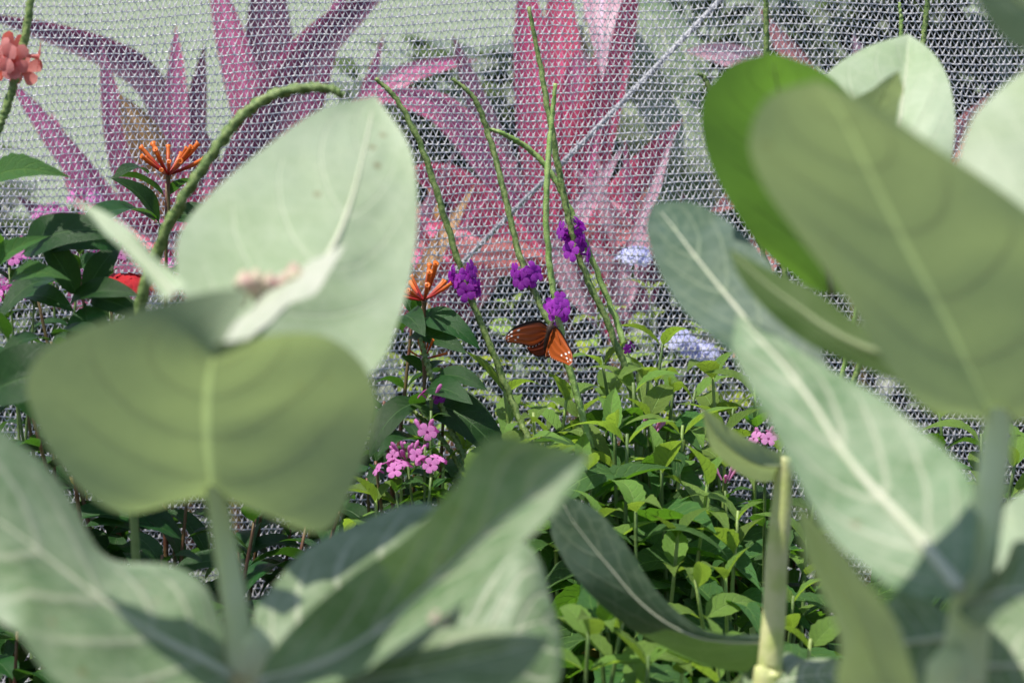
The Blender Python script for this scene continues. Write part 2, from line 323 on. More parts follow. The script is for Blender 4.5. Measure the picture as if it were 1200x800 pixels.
# ------------------------------------------------------------------ knitted shade net
NETY = 2.66
def net_warp(x, z):
    y = NETY + 0.012 * np.sin(x * 5.1 + 0.6) + 0.010 * np.sin(z * 6 + x * 2) + 0.004 * np.sin(x * 17 + z * 9)
    zz = z + 0.008 * np.sin(x * 3.2 + 0.9) * (0.4 + z) + 0.022 * np.clip(x - 0.05, 0, 1) * np.clip(1.1 - z, 0, 1) - 0.015 * np.clip(-x - 0.2, 0, 1) * 0.5 + 0.0022 * np.sin(x * 23 + z * 31)
    return np.stack([x, y, zz], axis=-1)
def net():
    dx, dz = 0.0064, 0.0086
    nx, nz_ = int(2.5 / dx), int(1.42 / dz)
    xs = -1.25 + dx * np.arange(nx + 1)
    Vs, Fs, off = [], [], 0
    def prism(A, B, r, flat=0.55):
        nonlocal off
        t = B - A; t /= np.linalg.norm(t, axis=1)[:, None]
        y = np.array([0, 1.0, 0]); n1 = np.cross(t, y); n1 /= np.linalg.norm(n1, axis=1)[:, None]; n2 = np.cross(t, n1)
        rr = (r * rng.uniform(0.75, 1.25, len(A)))[:, None]
        ring = [rr * n1, -rr * n1 * 0.5 + rr * flat * 0.87 * 1.4 * n2, -rr * n1 * 0.5 - rr * flat * 0.87 * 1.4 * n2]
        V = np.stack([A + q for q in ring] + [B + q for q in ring], axis=1).reshape(-1, 3)
        i = np.arange(len(A))[:, None] * 6 + off
        F = np.concatenate([i + np.array([k, (k + 1) % 3, (k + 1) % 3 + 3, k + 3]) for k in range(3)])
        Vs.append(V); Fs.append(F); off += len(V)
    up = np.array([0, 0, 1.0])
    for j in range(nz_):
        z = 0.01 + j * dz
        jit = rng.normal(0, 0.0005, nx + 1); lift = rng.normal(0, 0.0003, nx + 1)
        H = net_warp(xs, np.full(nx + 1, z) + lift); prism(H[:-1], H[1:], 0.00088, 1.0)
        ph = dx * (0.22 * math.sin(j * 0.9) + 0.12 * rng.normal())
        lo = net_warp(xs + ph + jit, np.full(nx + 1, z + 0.0004) + lift)
        hi = net_warp(xs + ph + dx * 0.40 + rng.normal(0, 0.0006, nx + 1), np.full(nx + 1, z + dz * 0.96))
        lo[:, 1] -= 0.0012; hi[:, 1] += rng.normal(0.0, 0.0006, nx + 1)
        mid = (lo + hi) * 0.5 + np.array([-0.0007, -0.0010, 0]) + rng.normal(0, 0.0002, lo.shape)
        mid = mid - up * 0.0008; prism(lo, mid, 0.00112); prism(mid, hi, 0.00058)
        prism(hi[:-1], lo[1:], 0.00042)
        prism(lo + up * 0.0006, lo + up * 0.0030 + rng.normal(0, 0.0006, lo.shape), 0.00120)
    V = np.concatenate(Vs); F = np.concatenate(Fs)
    me = bpy.data.meshes.new("shade_net"); me.vertices.add(len(V)); me.vertices.foreach_set("co", V.astype(np.float32).ravel())
    me.loops.add(F.size); me.loops.foreach_set("vertex_index", F.astype(np.int32).ravel())
    me.polygons.add(len(F)); me.polygons.foreach_set("loop_start", np.arange(len(F), dtype=np.int32) * 4)
    me.update(calc_edges=True); me.polygons.foreach_set("use_smooth", np.ones(len(F), dtype=bool)); me.materials.append(M['net'])
    o = bpy.data.objects.new("shade_net", me); COL.objects.link(o)
    tag(o, "silver grey knitted shade net stretched upright behind the flower bed", "net")
net()
c_ = tube("guy_cord", [P(930, -90, 2.74), P(700, 150, 2.78), P(560, 290, 2.95), P(300, 560, 3.4), P(130, 800, 3.7)], [0.003] * 4, M['cord'], n=60)
tag(c_, "pale slanting cord seen through the net beside the crimson leaves", "cord")

# ------------------------------------------------------------------ leaf prototypes
def protos(name, mat, wids, folds, curls, **kw):
    return [leaf_proto(name, mat, w_, f, c, seed=i * 7 + len(name), **kw) for i, (w_, f, c) in enumerate(zip(wids, folds, curls))]
LP = {
 'bed': protos("leaf", M['bed_leaf'], (0.40, 0.34, 0.44, 0.36), (0.3, 0.5, 0.2, 0.65), (0.8, 0.5, 1.2, 0.25), shape=(0.6, 1.15), serr=0.05, crink=0.10, ns=16),
 'bright': protos("leaf", M['bright_leaf'], (0.38, 0.34, 0.42, 0.32), (0.35, 0.5, 0.25, 0.7), (0.7, 0.4, 1.1, 0.2), shape=(0.6, 1.15), serr=0.05, crink=0.10, ns=16),
 'dark': protos("leaf", M['dark_leaf'], (0.40, 0.36, 0.44), (0.25, 0.4, 0.3), (0.8, 0.5, 1.1), shape=(0.6, 0.8), crink=0.05, ns=16),
 'old': protos("leaf", M['old_leaf'], (0.40, 0.34), (0.5, 0.7), (1.5, 2.0), shape=(0.6, 1.15), serr=0.05, crink=0.2, ns=16),
 'plumb': protos("leaf", M['plumb_leaf'], (0.42, 0.36), (0.25, 0.3), (0.5, 0.8), shape=(0.6, 0.8)),
 'hedge': protos("leaf", M['hedge_leaf'], (0.45, 0.4), (0.25, 0.3), (0.5, 0.8), shape=(0.5, 0.8), ns=8, ku=2),
}
def rdir(az, el): return Vector((math.cos(az) * math.cos(el), math.sin(az) * math.cos(el), math.sin(el)))

def shoot(plant, base, tip, kind, size, nodes, stem_mat, young=None, spread=1.0, r=0.0025, lowest=0.0, bend=0.03):
    """one leafy stem: a tube and pairs of leaves, each pair a quarter turn from the last"""
    mid = (base * 0.45 + tip * 0.55) + Vector((random.uniform(-bend, bend), random.uniform(-bend, bend), 0))
    pts = [base, mid, tip]; tube("stem", pts, [r * 1.8, r * 1.2, r * 0.6], stem_mat, plant, n=24, sides=6)
    c = spline(pts, 60); az = random.uniform(0, 6.28)
    for k in range(nodes):
        f = 1 - (1 - lowest) * (k / nodes) ** 0.9
        i = min(58, max(1, int(f * 59))); p = Vector(c[i]); t = (Vector(c[i + 1]) - Vector(c[i - 1])).normalized()
        az += math.pi / 2 + random.uniform(-0.35, 0.35)
        grow = min(1.0, 0.55 + 0.22 * k)
        kd = young if (young and k < 1 + (random.random() < 0.6)) else kind
        for sgn in (0, math.pi):
            el = R(62 - 20 * min(k, 3) - random.uniform(0, 22)) * spread
            d = rdir(az + sgn + random.uniform(-0.3, 0.3), el)
            if k > 2 and kd != 'plumb' and random.random() < 0.06: kd = 'old'
            sz = size * grow * random.uniform(0.65, 1.2)
            put_copy(random.choice(LP[kd]), "leaf", frame(p, d, Vector((random.uniform(-.3, .3), random.uniform(-.3, .3), 1)), sz, random.uniform(-0.35, 0.35)), plant)
def leaf_px(plant, kind, b, t, size_mul=1.0, up=None, roll=0.0, which=0):
    B, T = P(*b), P(*t); d = T - B
    return put_copy(LP[kind][which % len(LP[kind])], "leaf", frame(B, d, up or Vector((0, -0.5, 1)), d.length * size_mul, roll), plant)
def ground_at(px, d, dx=0.0):
    p = P(px, 800, d); return Vector((p.x + dx, p.y, 0.0))

def shrub(name, label, cat, rootpx, rootd, tips, kind, size, nodes, stem_mat, young=None, group=None, extra=(), lowest=0.25, r=0.0025):
    root = ground_at(rootpx, rootd)
    o = thing(name, label, cat, root, group)
    for (px, py, d) in tips:
        b = root + Vector((random.uniform(-.03, .03), random.uniform(-.03, .03), 0))
        shoot(o, b, P(px, py - (22 if kind == 'bed' else 0), d), kind, size, nodes, stem_mat, young, r=r, lowest=lowest)
    for e in extra: leaf_px(o, *e)
    return o

# ------------------------------------------------------------------ flowers
def floret_mesh(name, mat, petals=5, rad=1.0, tube_len=0.9, plen=1.0, pw=0.75, flare=0.35):
    """small trumpet flower of unit radius, opening along +Y"""
    V, F = [], []
    sides = 6
    for i, (y, r_) in enumerate(((0, 0.10), (tube_len * 0.6, 0.13), (tube_len, 0.2))):
        for k in range(sides): a = 6.283 * k / sides; V.append((r_ * math.cos(a), y, r_ * math.sin(a)))
    for i in range(2):
        for k in range(sides): F.append((i * sides + k, i * sides + (k + 1) % sides, (i + 1) * sides + (k + 1) % sides, (i + 1) * sides + k))
    rr = random.Random(len(name) * 13 + petals)
    for k in range(petals):
        a = 6.283 * k / petals + rr.uniform(-.12, .12); L_ = plen * rr.uniform(0.85, 1.1)
        b0 = len(V); ca, sa = math.cos(a), math.sin(a)
        for (f, wd, up) in ((0.15, 0.16, 0.0), (0.5, pw * 0.42, flare * 0.35), (0.8, pw * 0.5, flare * 0.3), (1.0, pw * 0.25, flare * rr.uniform(-0.3, 0.3))):
            for sd_ in (-1, 0, 1):
                x = f * L_ * rad; yv = tube_len + up * 0.4 - 0.05 * abs(sd_); zt = sd_ * wd * rad
                V.append((x * ca - zt * sa, yv, x * sa + zt * ca))
        for i in range(3):
            for j in range(2): F.append((b0 + i * 3 + j, b0 + i * 3 + j + 1, b0 + (i + 1) * 3 + j + 1, b0 + (i + 1) * 3 + j))
    me = bpy.data.meshes.new(name); me.from_pydata(V, [], F); me.polygons.foreach_set("use_smooth", [True] * len(F)); me.materials.append(mat)
    return me
FM = {k: floret_mesh("floret", M[k]) for k in ('purple', 'coral', 'pink', 'magenta', 'red', 'lavender')}
def bud_mesh(mat, n=8):
    prof = ((0, 0.06), (0.4, 0.07), (0.75, 0.13), (0.92, 0.10), (1.0, 0.02)); s_ = 6
    V = [(r_ * math.cos(6.283 * k / s_), y, r_ * math.sin(6.283 * k / s_)) for y, r_ in prof for k in range(s_)]
    F = [(i * s_ + k, i * s_ + (k + 1) % s_, (i + 1) * s_ + (k + 1) % s_, (i + 1) * s_ + k) for i in range(4) for k in range(s_)]
    me = bpy.data.meshes.new("bud"); me.from_pydata(V, [], F); me.polygons.foreach_set("use_smooth", [True] * len(F)); me.materials.append(mat); return me
BUD = {k: bud_mesh(M[k]) for k in ('pink', 'magenta', 'red')}

def flower_head(plant, c, n, rad, size, mat, budmat=None, nb=0, up=Vector((0, -0.35, 1)), flat=0.5):
    head = tube("flower_head", [c - up.normalized() * rad * 1.4, c], [0.0016, 0.0022], M['stem_green'], plant, n=6, sides=6)
    for i in range(n + nb):
        az = i * 2.39996 + random.uniform(-.2, .2); q = math.sqrt((i + 0.5) / (n + nb))
        el = R(90 - 75 * q); d = rdir(az, el); d = (d + up.normalized() * 0.35 + Vector((0, -0.15, 0))).normalized()
        isb = i < nb
        sz = size * random.uniform(0.8, 1.15) * (1.9 if isb else 1)
        p = c - up.normalized() * rad * 0.4 + Vector((d.x, d.y, d.z * flat)) * rad * (0.45 if isb else 0.75)
        put_copy(BUD[budmat or mat] if isb else FM[mat], "bud" if isb else "floret", frame(p, d, Vector((0.1, 0.3, 1)), sz, random.uniform(0, 6)), head)
    return head

def spike(plant, path, r, mat='spike', flower=None, n=90, tipr=0.6):
    pts = [P(*q) for q in path]
    o = tube("spike", pts, [r * tipr, r * 0.95, r, r, r * 1.05, r * 1.1], M[mat], plant, n=n, sides=8, bump=0.45, freq=800)
    if flower:
        (px, py, d), cnt, spread_px, fm, size = flower
        c = P(px, py, d)
        dirs = [Vector(a) for a in spline(pts, 200)]
        for i in range(cnt):
            off = random.uniform(-1, 1) * spread_px * K * d
            q = min(dirs, key=lambda a: (a - (c + Vector((0, 0, off)))).length)
            az = random.uniform(0, 6.28); dd = rdir(az, random.uniform(-0.35, 0.6)); dd = (dd + Vector((0, -0.35, 0))).normalized()
            put_copy(FM[fm], "floret", frame(q + dd * r * 0.6, dd, Vector((0, 0, 1)), size * random.uniform(0.8, 1.2), random.uniform(0, 6)), o)
    return o

# ------------------------------------------------------------------ the garden beyond the net: ti plants
def blade(plant, path, wpx, mat, seed=0):
    path = [(x, y, z + 0.3) for x, y, z in path]; d = path[0][2]; c = spline([P(*q) for q in path], 7); wd = wpx * K * d * 0.5
    fr = (0.28, 0.6, 0.9, 1.0, 0.9, 0.6, 0.02)
    Lp, Rp = [], []
    rs = random.Random(seed); lean = rs.uniform(-0.5, 0.5)
    for i in range(7):
        t = Vector(c[min(i + 1, 6)]) - Vector(c[max(i - 1, 0)]); view = (Vector(c[i]) - CAM).normalized()
        x = t.cross(view); x = x.normalized() if x.length > 1e-6 else Vector((1, 0, 0))
        x = (x + view * lean).normalized()
        Lp.append(Vector(c[i]) - x * wd * fr[i] - view * wd * 0.25 * fr[i]); Rp.append(Vector(c[i]) + x * wd * fr[i] - view * wd * 0.25 * fr[i])
    loft("leaf", Lp, [Vector(q) for q in c], Rp, M[mat], plant, ns=24, ku=4, bulge=0.12, wave=0.05, seed=seed)
def ti(label, rootpx, d, crown, blades):
    d += 0.3; top = (crown[0], crown[1], crown[2] + 0.3); root = ground_at(rootpx, d); o = thing("ti_plant", label, "ti plant", root, "pink ti plants beyond the net")
    tube("stem", [root, root * 0.5 + P(*top) * 0.5 + Vector((0.02, 0, 0)), P(*top)], [0.013, 0.011, 0.009], M['stem_red'], o, n=16, sides=8)
    for i, (path, w_, m) in enumerate(blades): blade(o, [crown] + path, w_, m, i + rootpx)
    return o
ti("magenta leaved ti plant with one tan leaf, left end behind net", 200, 3.05, (205, 330, 3.05), [
    ([(207, 170, 3.03), (206, 30, 3.05)], 34, 'ti_pink'), ([(150, 210, 3.02), (118, 50, 3.0)], 36, 'ti_pink'),
    ([(190, 130, 3.1), (120, 60, 3.12), (-30, 15, 3.15)], 40, 'ti_dark'), ([(110, 220, 2.95), (5, 85, 2.92)], 34, 'ti_pink'),
    ([(180, 190, 3.0), (140, 110, 2.98)], 46, 'ti_tan'), ([(215, 230, 3.1), (240, 50, 3.1)], 40, 'ti_dark'),
    ([(270, 210, 3.0), (330, 90, 3.0), (390, 10, 3.0)], 44, 'ti_dark'), ([(120, 300, 2.95), (20, 230, 2.92)], 40, 'ti_dark'),
    ([(260, 280, 2.95), (330, 230, 2.9)], 44, 'ti_pink'), ([(150, 330, 2.9), (60, 360, 2.85)], 42, 'ti_pink'), ([(110, 250, 3.05), (60, 130, 3.1)], 30, 'ti_pink')])
ti("wide leaved pink and dark purple ti plant above the arching green spike", 330, 3.2, (335, 300, 3.2), [
    ([(290, 120, 3.2), (245, -50, 3.2)], 48, 'ti_pink'), ([(318, 100, 3.25), (312, -70, 3.25)], 66, 'ti_dark'), ([(355, 140, 3.15), (410, -30, 3.12)], 40, 'ti_pink'),
    ([(300, 190, 3.1), (370, 60, 3.1), (480, -40, 3.1)], 44, 'ti_dark'), ([(390, 170, 3.15), (470, 90, 3.15), (560, 70, 3.2)], 30, 'ti_pink'),
    ([(380, 260, 3.1), (460, 220, 3.1)], 44, 'ti_crimson'), ([(260, 230, 3.15), (220, 120, 3.15)], 40, 'ti_dark'), ([(400, 200, 3.3), (450, 40, 3.3)], 26, 'ti_pink')])
ti("tall crimson ti plant with a pale pink hanging leaf behind the crossed green spikes", 665, 3.1, (660, 330, 3.1), [
    ([(640, 170, 3.1), (612, -40, 3.1)], 64, 'ti_crimson'), ([(660, 160, 3.15), (655, -60, 3.2)], 60, 'ti_crimson'), ([(690, 170, 3.1), (750, -40, 3.1)], 62, 'ti_crimson'),
    ([(700, 60, 3.25), (712, -60, 3.1), (705, 0, 2.95), (706, 92, 2.9)], 50, 'ti_pale'), ([(600, 230, 3.05), (520, 130, 3.0), (430, 110, 2.98)], 40, 'ti_pink'),
    ([(600, 280, 3.0), (530, 215, 2.95), (470, 200, 2.93)], 44, 'ti_crimson'), ([(610, 305, 2.98), (560, 300, 2.9), (525, 285, 2.86)], 44, 'ti_salmon'),
    ([(720, 240, 3.05), (800, 140, 3.05)], 44, 'ti_crimson'), ([(700, 280, 3.0), (750, 270, 2.95)], 40, 'ti_salmon'),
    ([(680, 140, 3.1), (675, 60, 3.1)], 50, 'ti_pink'), ([(570, 260, 3.1), (500, 260, 3.1)], 40, 'ti_dark'), ([(580, 170, 3.15), (530, 40, 3.2)], 34, 'ti_dark')])
ti("sparse salmon pink ti plant glimpsed beyond the net between the milkweed leaves on the right", 1010, 3.2, (1000, 330, 3.2), [
    ([(930, 210, 3.15), (830, 250, 3.05)], 40, 'ti_salmon'), ([(980, 150, 3.2), (870, 70, 3.2), (800, 60, 3.2)], 34, 'ti_pale'), ([(960, 130, 3.2), (890, 10, 3.2)], 34, 'ti_salmon'),
    ([(1030, 160, 3.2), (1000, 40, 3.2)], 44, 'ti_pale'), ([(1080, 220, 3.15), (1160, 110, 3.1)], 44, 'ti_salmon'), ([(1100, 280, 3.1), (1200, 250, 3.05)], 50, 'ti_pink'), ([(900, 290, 3.1), (860, 420, 2.95)], 46, 'ti_salmon')])

rt = random.Random(5)
ti("bushy pink and orange ti plant beyond the net left of the crossed spikes", 520, 3.0, (520, 400, 3.0), [
    ([(520 + rt.uniform(-70, 70), 330 + rt.uniform(-30, 30), 3.0 + rt.uniform(-.1, .1)), (520 + rt.uniform(-120, 110), 240 + rt.uniform(-70, 70), 3.0 + rt.uniform(-.15, .1))],
     rt.uniform(16, 30), rt.choice(['ti_pink', 'ti_crimson', 'ti_salmon', 'ti_tan', 'ti_dark', 'ti_pale'])) for _ in range(20)])
ti("bushy rose pink ti plant of short leaves beyond the net below the slanting cord", 720, 3.0, (720, 400, 3.0), [
    ([(720 + rt.uniform(-60, 60), 320 + rt.uniform(-30, 30), 3.0 + rt.uniform(-.1, .1)), (710 + rt.uniform(-110, 100), 225 + rt.uniform(-70, 60), 3.0 + rt.uniform(-.15, .1))],
     rt.uniform(16, 34), rt.choice(['ti_pink', 'ti_crimson', 'ti_salmon', 'ti_pale', 'ti_dark', 'ti_pale'])) for _ in range(14)])
ti("bushy reddish short leaved ti plant beyond the net behind the arching spike", 260, 3.0, (260, 380, 3.0), [
    ([(260 + rt.uniform(-90, 60), 320 + rt.uniform(-30, 30), 3.0 + rt.uniform(-.1, .1)), (240 + rt.uniform(-140, 110), 230 + rt.uniform(-60, 60), 3.0 + rt.uniform(-.15, .1))],
     rt.uniform(16, 30), rt.choice(['ti_pink', 'ti_dark', 'ti_salmon', 'ti_tan', 'ti_dark', 'ti_crimson'])) for _ in range(18)])
# sage leaves beyond the net
root = ground_at(820, 3.5)
o = thing("milkweed_plant", "grey green milkweed beyond the net, its round leaves right of the slanting cord", "milkweed", root, "milkweed plants")
tube("stem", [root, P(830, 500, 3.5), P(838, 190, 3.5)], [0.012, 0.011, 0.008], M['milk_stem'], o, n=20)
def big_leaf(o, d, Lp, Mp, Rp, mat, dl=0, dr=0, rib=None, ribmat='rib_pale', dtip=None, name="leaf", **kw):
    n = len(Mp); dt = d if dtip is None else dtip
    D = [d + (dt - d) * i / (n - 1) for i in range(n)]
    bell = [math.sin(math.pi * min(1, (i + 0.6) / (n - 0.4))) for i in range(n)]
    L3 = [P(x, y, D[i] + dl * bell[i]) for i, (x, y) in enumerate(Lp)]; M3 = [P(x, y, D[i]) for i, (x, y) in enumerate(Mp)]
    R3 = [P(x, y, D[i] + (dr[i] if isinstance(dr, (list, tuple)) else dr * bell[i])) for i, (x, y) in enumerate(Rp)]
    return loft(name, L3, M3, R3, M[mat], o, rib=rib, ribmat=M[ribmat], **kw)
big_leaf(o, 3.45, [(840, 205), (770, 205), (725, 170), (718, 130)], [(845, 190), (800, 165), (755, 140), (718, 130)], [(850, 165), (820, 110), (765, 105), (718, 130)], 'milk_top', 0, 0.08)
big_leaf(o, 3.5, [(820, 110), (760, 120), (700, 80), (670, 40)], [(830, 90), (780, 70), (720, 40), (670, 40)], [(830, 60), (790, 10), (720, 0), (670, 40)], 'milk_top', 0, 0.08)
big_leaf(o, 3.45, [(850, 330), (800, 340), (745, 280), (735, 220)], [(860, 310), (820, 280), (775, 245), (735, 220)], [(860, 280), (850, 215), (790, 205), (735, 220)], 'milk_top', 0, 0.08)
big_leaf(o, 3.5, [(840, 200), (900, 210), (960, 150), (980, 90)], [(840, 180), (880, 150), (930, 110), (980, 90)], [(835, 150), (860, 90), (920, 70), (980, 90)], 'milk_top', 0, 0.08)

# plumbago
for (lab, rp, tips, heads) in (
    ("yellow green shrub with pale blue flowers beyond the net right of the butterfly", 760, [(640, 400, 2.95), (700, 330, 2.95), (760, 330, 3.0), (820, 380, 2.95), (850, 350, 3.0), (730, 420, 2.9)],
     [(742, 303, 2.92), (792, 400, 2.88), (820, 415, 2.9)]),
    ("low yellow green shrub without flowers beyond the net, below and left of the butterfly", 560, [(470, 420, 2.95), (540, 390, 3.0), (600, 350, 2.95), (590, 440, 2.9), (500, 470, 2.9)], [])):
    root = ground_at(rp, 3.0); o = thing("plumbago_shrub", lab, "shrub", root, "plumbago shrubs beyond the net")
    for t_ in tips: shoot(o, root, P(*t_), 'plumb', 0.065, 11, M['stem_light'], r=0.002, lowest=0.45)
    for h in heads: flower_head(o, P(*h), 12, 0.018, 0.012, 'lavender')

# dark clipped hedge far behind, right of the lawn: one uncountable mass of leaves on a twiggy core
def hedge(name, label, x0, x1, y0, y1, h, n, size, mat):
    V, F, UV = [], [], []
    src = LP['hedge'][0]; sv = [v.co.copy() for v in src.vertices]; sf = [tuple(p.vertices) for p in src.polygons]
    for i in range(n):
        x = random.uniform(x0, x1); y = random.uniform(y0, y1); top = h * (0.85 + 0.15 * math.sin(x * 3.1) + 0.1 * math.sin(x * 7.7 + y * 4))
        z = max(0.02, top * random.random() ** 0.8)
        m = frame(Vector((x, y, z)), rdir(random.uniform(0, 6.28), random.uniform(-0.4, 0.9)), Vector((0, 0, 1)), size * random.uniform(0.7, 1.3), random.uniform(-.5, .5))
        b = len(V); V += [tuple(m @ v) for v in sv]; F += [tuple(b + k for k in f) for f in sf]
    o = mesh_obj(name, V, F, mat); tag(o, label, "hedge", kind='stuff')
hedge("hedge", "dark leafy hedge beyond the net and ti plants on the right", -0.25, 3.2, 3.8, 4.3, 1.12, 14000, 0.10, M['hedge_leaf'])
hedge("undergrowth", "low dark undergrowth at the foot of the net beyond the left ti plant", -2.6, -0.2, 3.3, 4.0, 0.78, 9000, 0.10, M['hedge_leaf'])
hedge("hedge", "dark leafy mass beyond the net at the far left edge", -2.6, -0.52, 3.5, 4.0, 0.98, 5000, 0.10, M['hedge_leaf'])
hedge("treeline", "pale green trees closing the far edge of the lawn", -40, 40, 84, 89, 7.5, 6000, 1.4, M['plumb_leaf'])

# ------------------------------------------------------------------ flower bed in front of the net
shrub_specs = [
 ("leafy_shrub", "bright green leafy shrub right under the butterfly, its top leaves against the net", 640, 2.42, [(590, 470, 2.44), (625, 505, 2.42), (665, 480, 2.46), (605, 540, 2.36), (650, 560, 2.3)]),
 ("leafy_shrub", "yellow green leafy shrub right of the butterfly with two tall shoots against the net", 745, 2.46, [(705, 440, 2.46), (778, 415, 2.48), (742, 470, 2.42), (790, 470, 2.46), (720, 520, 2.36), (760, 500, 2.4)]),
 ("leafy_shrub", "green shrub below the blue flowers, leaves spreading to the right milkweed", 830, 2.45, [(835, 455, 2.5), (885, 475, 2.48), (850, 520, 2.42), (800, 520, 2.38), (915, 540, 2.44)]),
 ("leafy_shrub", "broad leaved green shrub above the dark drooping milkweed leaf", 735, 2.25, [(735, 530, 2.28), (690, 560, 2.26), (775, 565, 2.3), (700, 620, 2.2), (745, 610, 2.2)]),
 ("leafy_shrub", "shaded green shrub between the dark drooping leaf and the cut milkweed stem", 830, 2.22, [(830, 580, 2.26), (795, 640, 2.2), (865, 620, 2.24), (850, 690, 2.16), (815, 700, 2.12)]),
 ("leafy_shrub", "green shrub with a veined hanging leaf right of the cut milkweed stem", 945, 2.3, [(945, 650, 2.3), (960, 570, 2.4), (985, 700, 2.2), (930, 720, 2.2)]),
 ("leafy_shrub", "low green shrub around the magenta flower cluster beneath the orange firebush", 500, 2.35, [(470, 565, 2.36), (520, 560, 2.38), (555, 575, 2.32), (440, 600, 2.34), (545, 540, 2.42)]),
 ("leafy_shrub", "low glossy green shrub at the bottom edge under the dark drooping leaf", 700, 2.0, [(700, 700, 2.02), (730, 745, 1.98), (690, 755, 1.96), (760, 790, 1.96)]),
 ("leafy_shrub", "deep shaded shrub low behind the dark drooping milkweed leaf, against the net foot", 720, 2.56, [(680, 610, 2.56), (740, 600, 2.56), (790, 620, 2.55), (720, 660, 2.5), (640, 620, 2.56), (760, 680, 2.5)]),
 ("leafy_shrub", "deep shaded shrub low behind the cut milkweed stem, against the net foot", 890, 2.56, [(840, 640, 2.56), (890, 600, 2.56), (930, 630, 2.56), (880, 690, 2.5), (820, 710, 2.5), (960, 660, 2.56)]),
 ("leafy_shrub", "shrub between the magenta flower cluster and the folded milkweed leaf, leaf tops level", 570, 2.48, [(520, 600, 2.5), (570, 580, 2.5), (610, 575, 2.45), (480, 620, 2.5), (620, 640, 2.45)]),
 ("leafy_shrub", "light green shrub filling the gap against the net between butterfly spike and blue flowers", 690, 2.52, [(680, 500, 2.52), (715, 480, 2.54), (760, 460, 2.54), (815, 480, 2.53), (860, 500, 2.53), (640, 520, 2.52)]),
 ("leafy_shrub", "shrub in front of the cut milkweed stem foot at the bottom edge, small bright leaves", 850, 2.0, [(840, 770, 2.0), (800, 800, 1.98), (880, 790, 2.05), (950, 770, 2.05)]),
 ("leafy_shrub", "green shrub glimpsed behind the thick stem of the right milkweed", 1130, 2.4, [(1100, 500, 2.45), (1150, 530, 2.4), (1190, 560, 2.35), (1060, 540, 2.45), (1210, 500, 2.4)]),
]
for i, (nm, lab, rp, rd, tips) in enumerate(shrub_specs):
    shrub(nm, lab, "shrub", rp, rd, tips, 'dark' if 'deep shaded' in lab else 'bed', 0.092 if i != 3 else 0.108, 8, M['stem_red'] if 'deep' in lab else M['stem_green'] if i % 2 else M['stem_light'], young=None if 'deep' in lab else 'bright', group="leafy shrubs in front of the net", lowest=0.58)  # deep shaded shrubs get dark leaves, their shade put into the colour

# firebush shrubs
def tubular(plant, c, n, size, spread=1.0):
    me = FIRE; head = tube("flower_cluster", [c - Vector((0, 0, 0.05)), c - Vector((0, 0, 0.012)), c], [0.0016, 0.0018, 0.003], M['stem_red'], plant, n=10, sides=6)
    for i in range(n):
        az = i * 2.4; d = rdir(az, random.uniform(0.0, 1.1)); d = (d + Vector((random.uniform(-.2, .2), -0.1, 0.1))).normalized()
        put_copy(me, "tubular_flower", frame(c + d * 0.002, d, Vector((0, 0, 1)), size * random.uniform(0.7, 1.15), 0), head)
s = N("firebush_flower"); co = s.n("ShaderNodeSeparateXYZ"); s.t.links.new(s.n("ShaderNodeTexCoord").outputs["Object"], co.inputs[0])
M['fire'] = s.surf(s.mix(s.ramp(co.outputs[1], 0.3, 0.9), (0.32, 0.02, 0.02), (0.62, 0.15, 0.02)), 0.4, 0.4, transl=(0.8, 0.2, 0.03), tw=0.2)
def fire_mesh():
    V, F, s_ = [], [], 7
    for y, r_ in ((0, 0.03), (0.3, 0.045), (0.7, 0.065), (0.93, 0.06), (1.0, 0.085), (0.97, 0.03)):
        for k in range(s_): V.append((r_ * math.cos(6.283 * k / s_), y, r_ * math.sin(6.283 * k / s_) + 0.10 * y * y))
    F = [(i * s_ + k, i * s_ + (k + 1) % s_, (i + 1) * s_ + (k + 1) % s_, (i + 1) * s_ + k) for i in range(5) for k in range(s_)]
    me = bpy.data.meshes.new("tubular_flower"); me.from_pydata(V, [], F); me.polygons.foreach_set("use_smooth", [True] * len(F)); me.materials.append(M['fire']); return me
FIRE = fire_mesh()
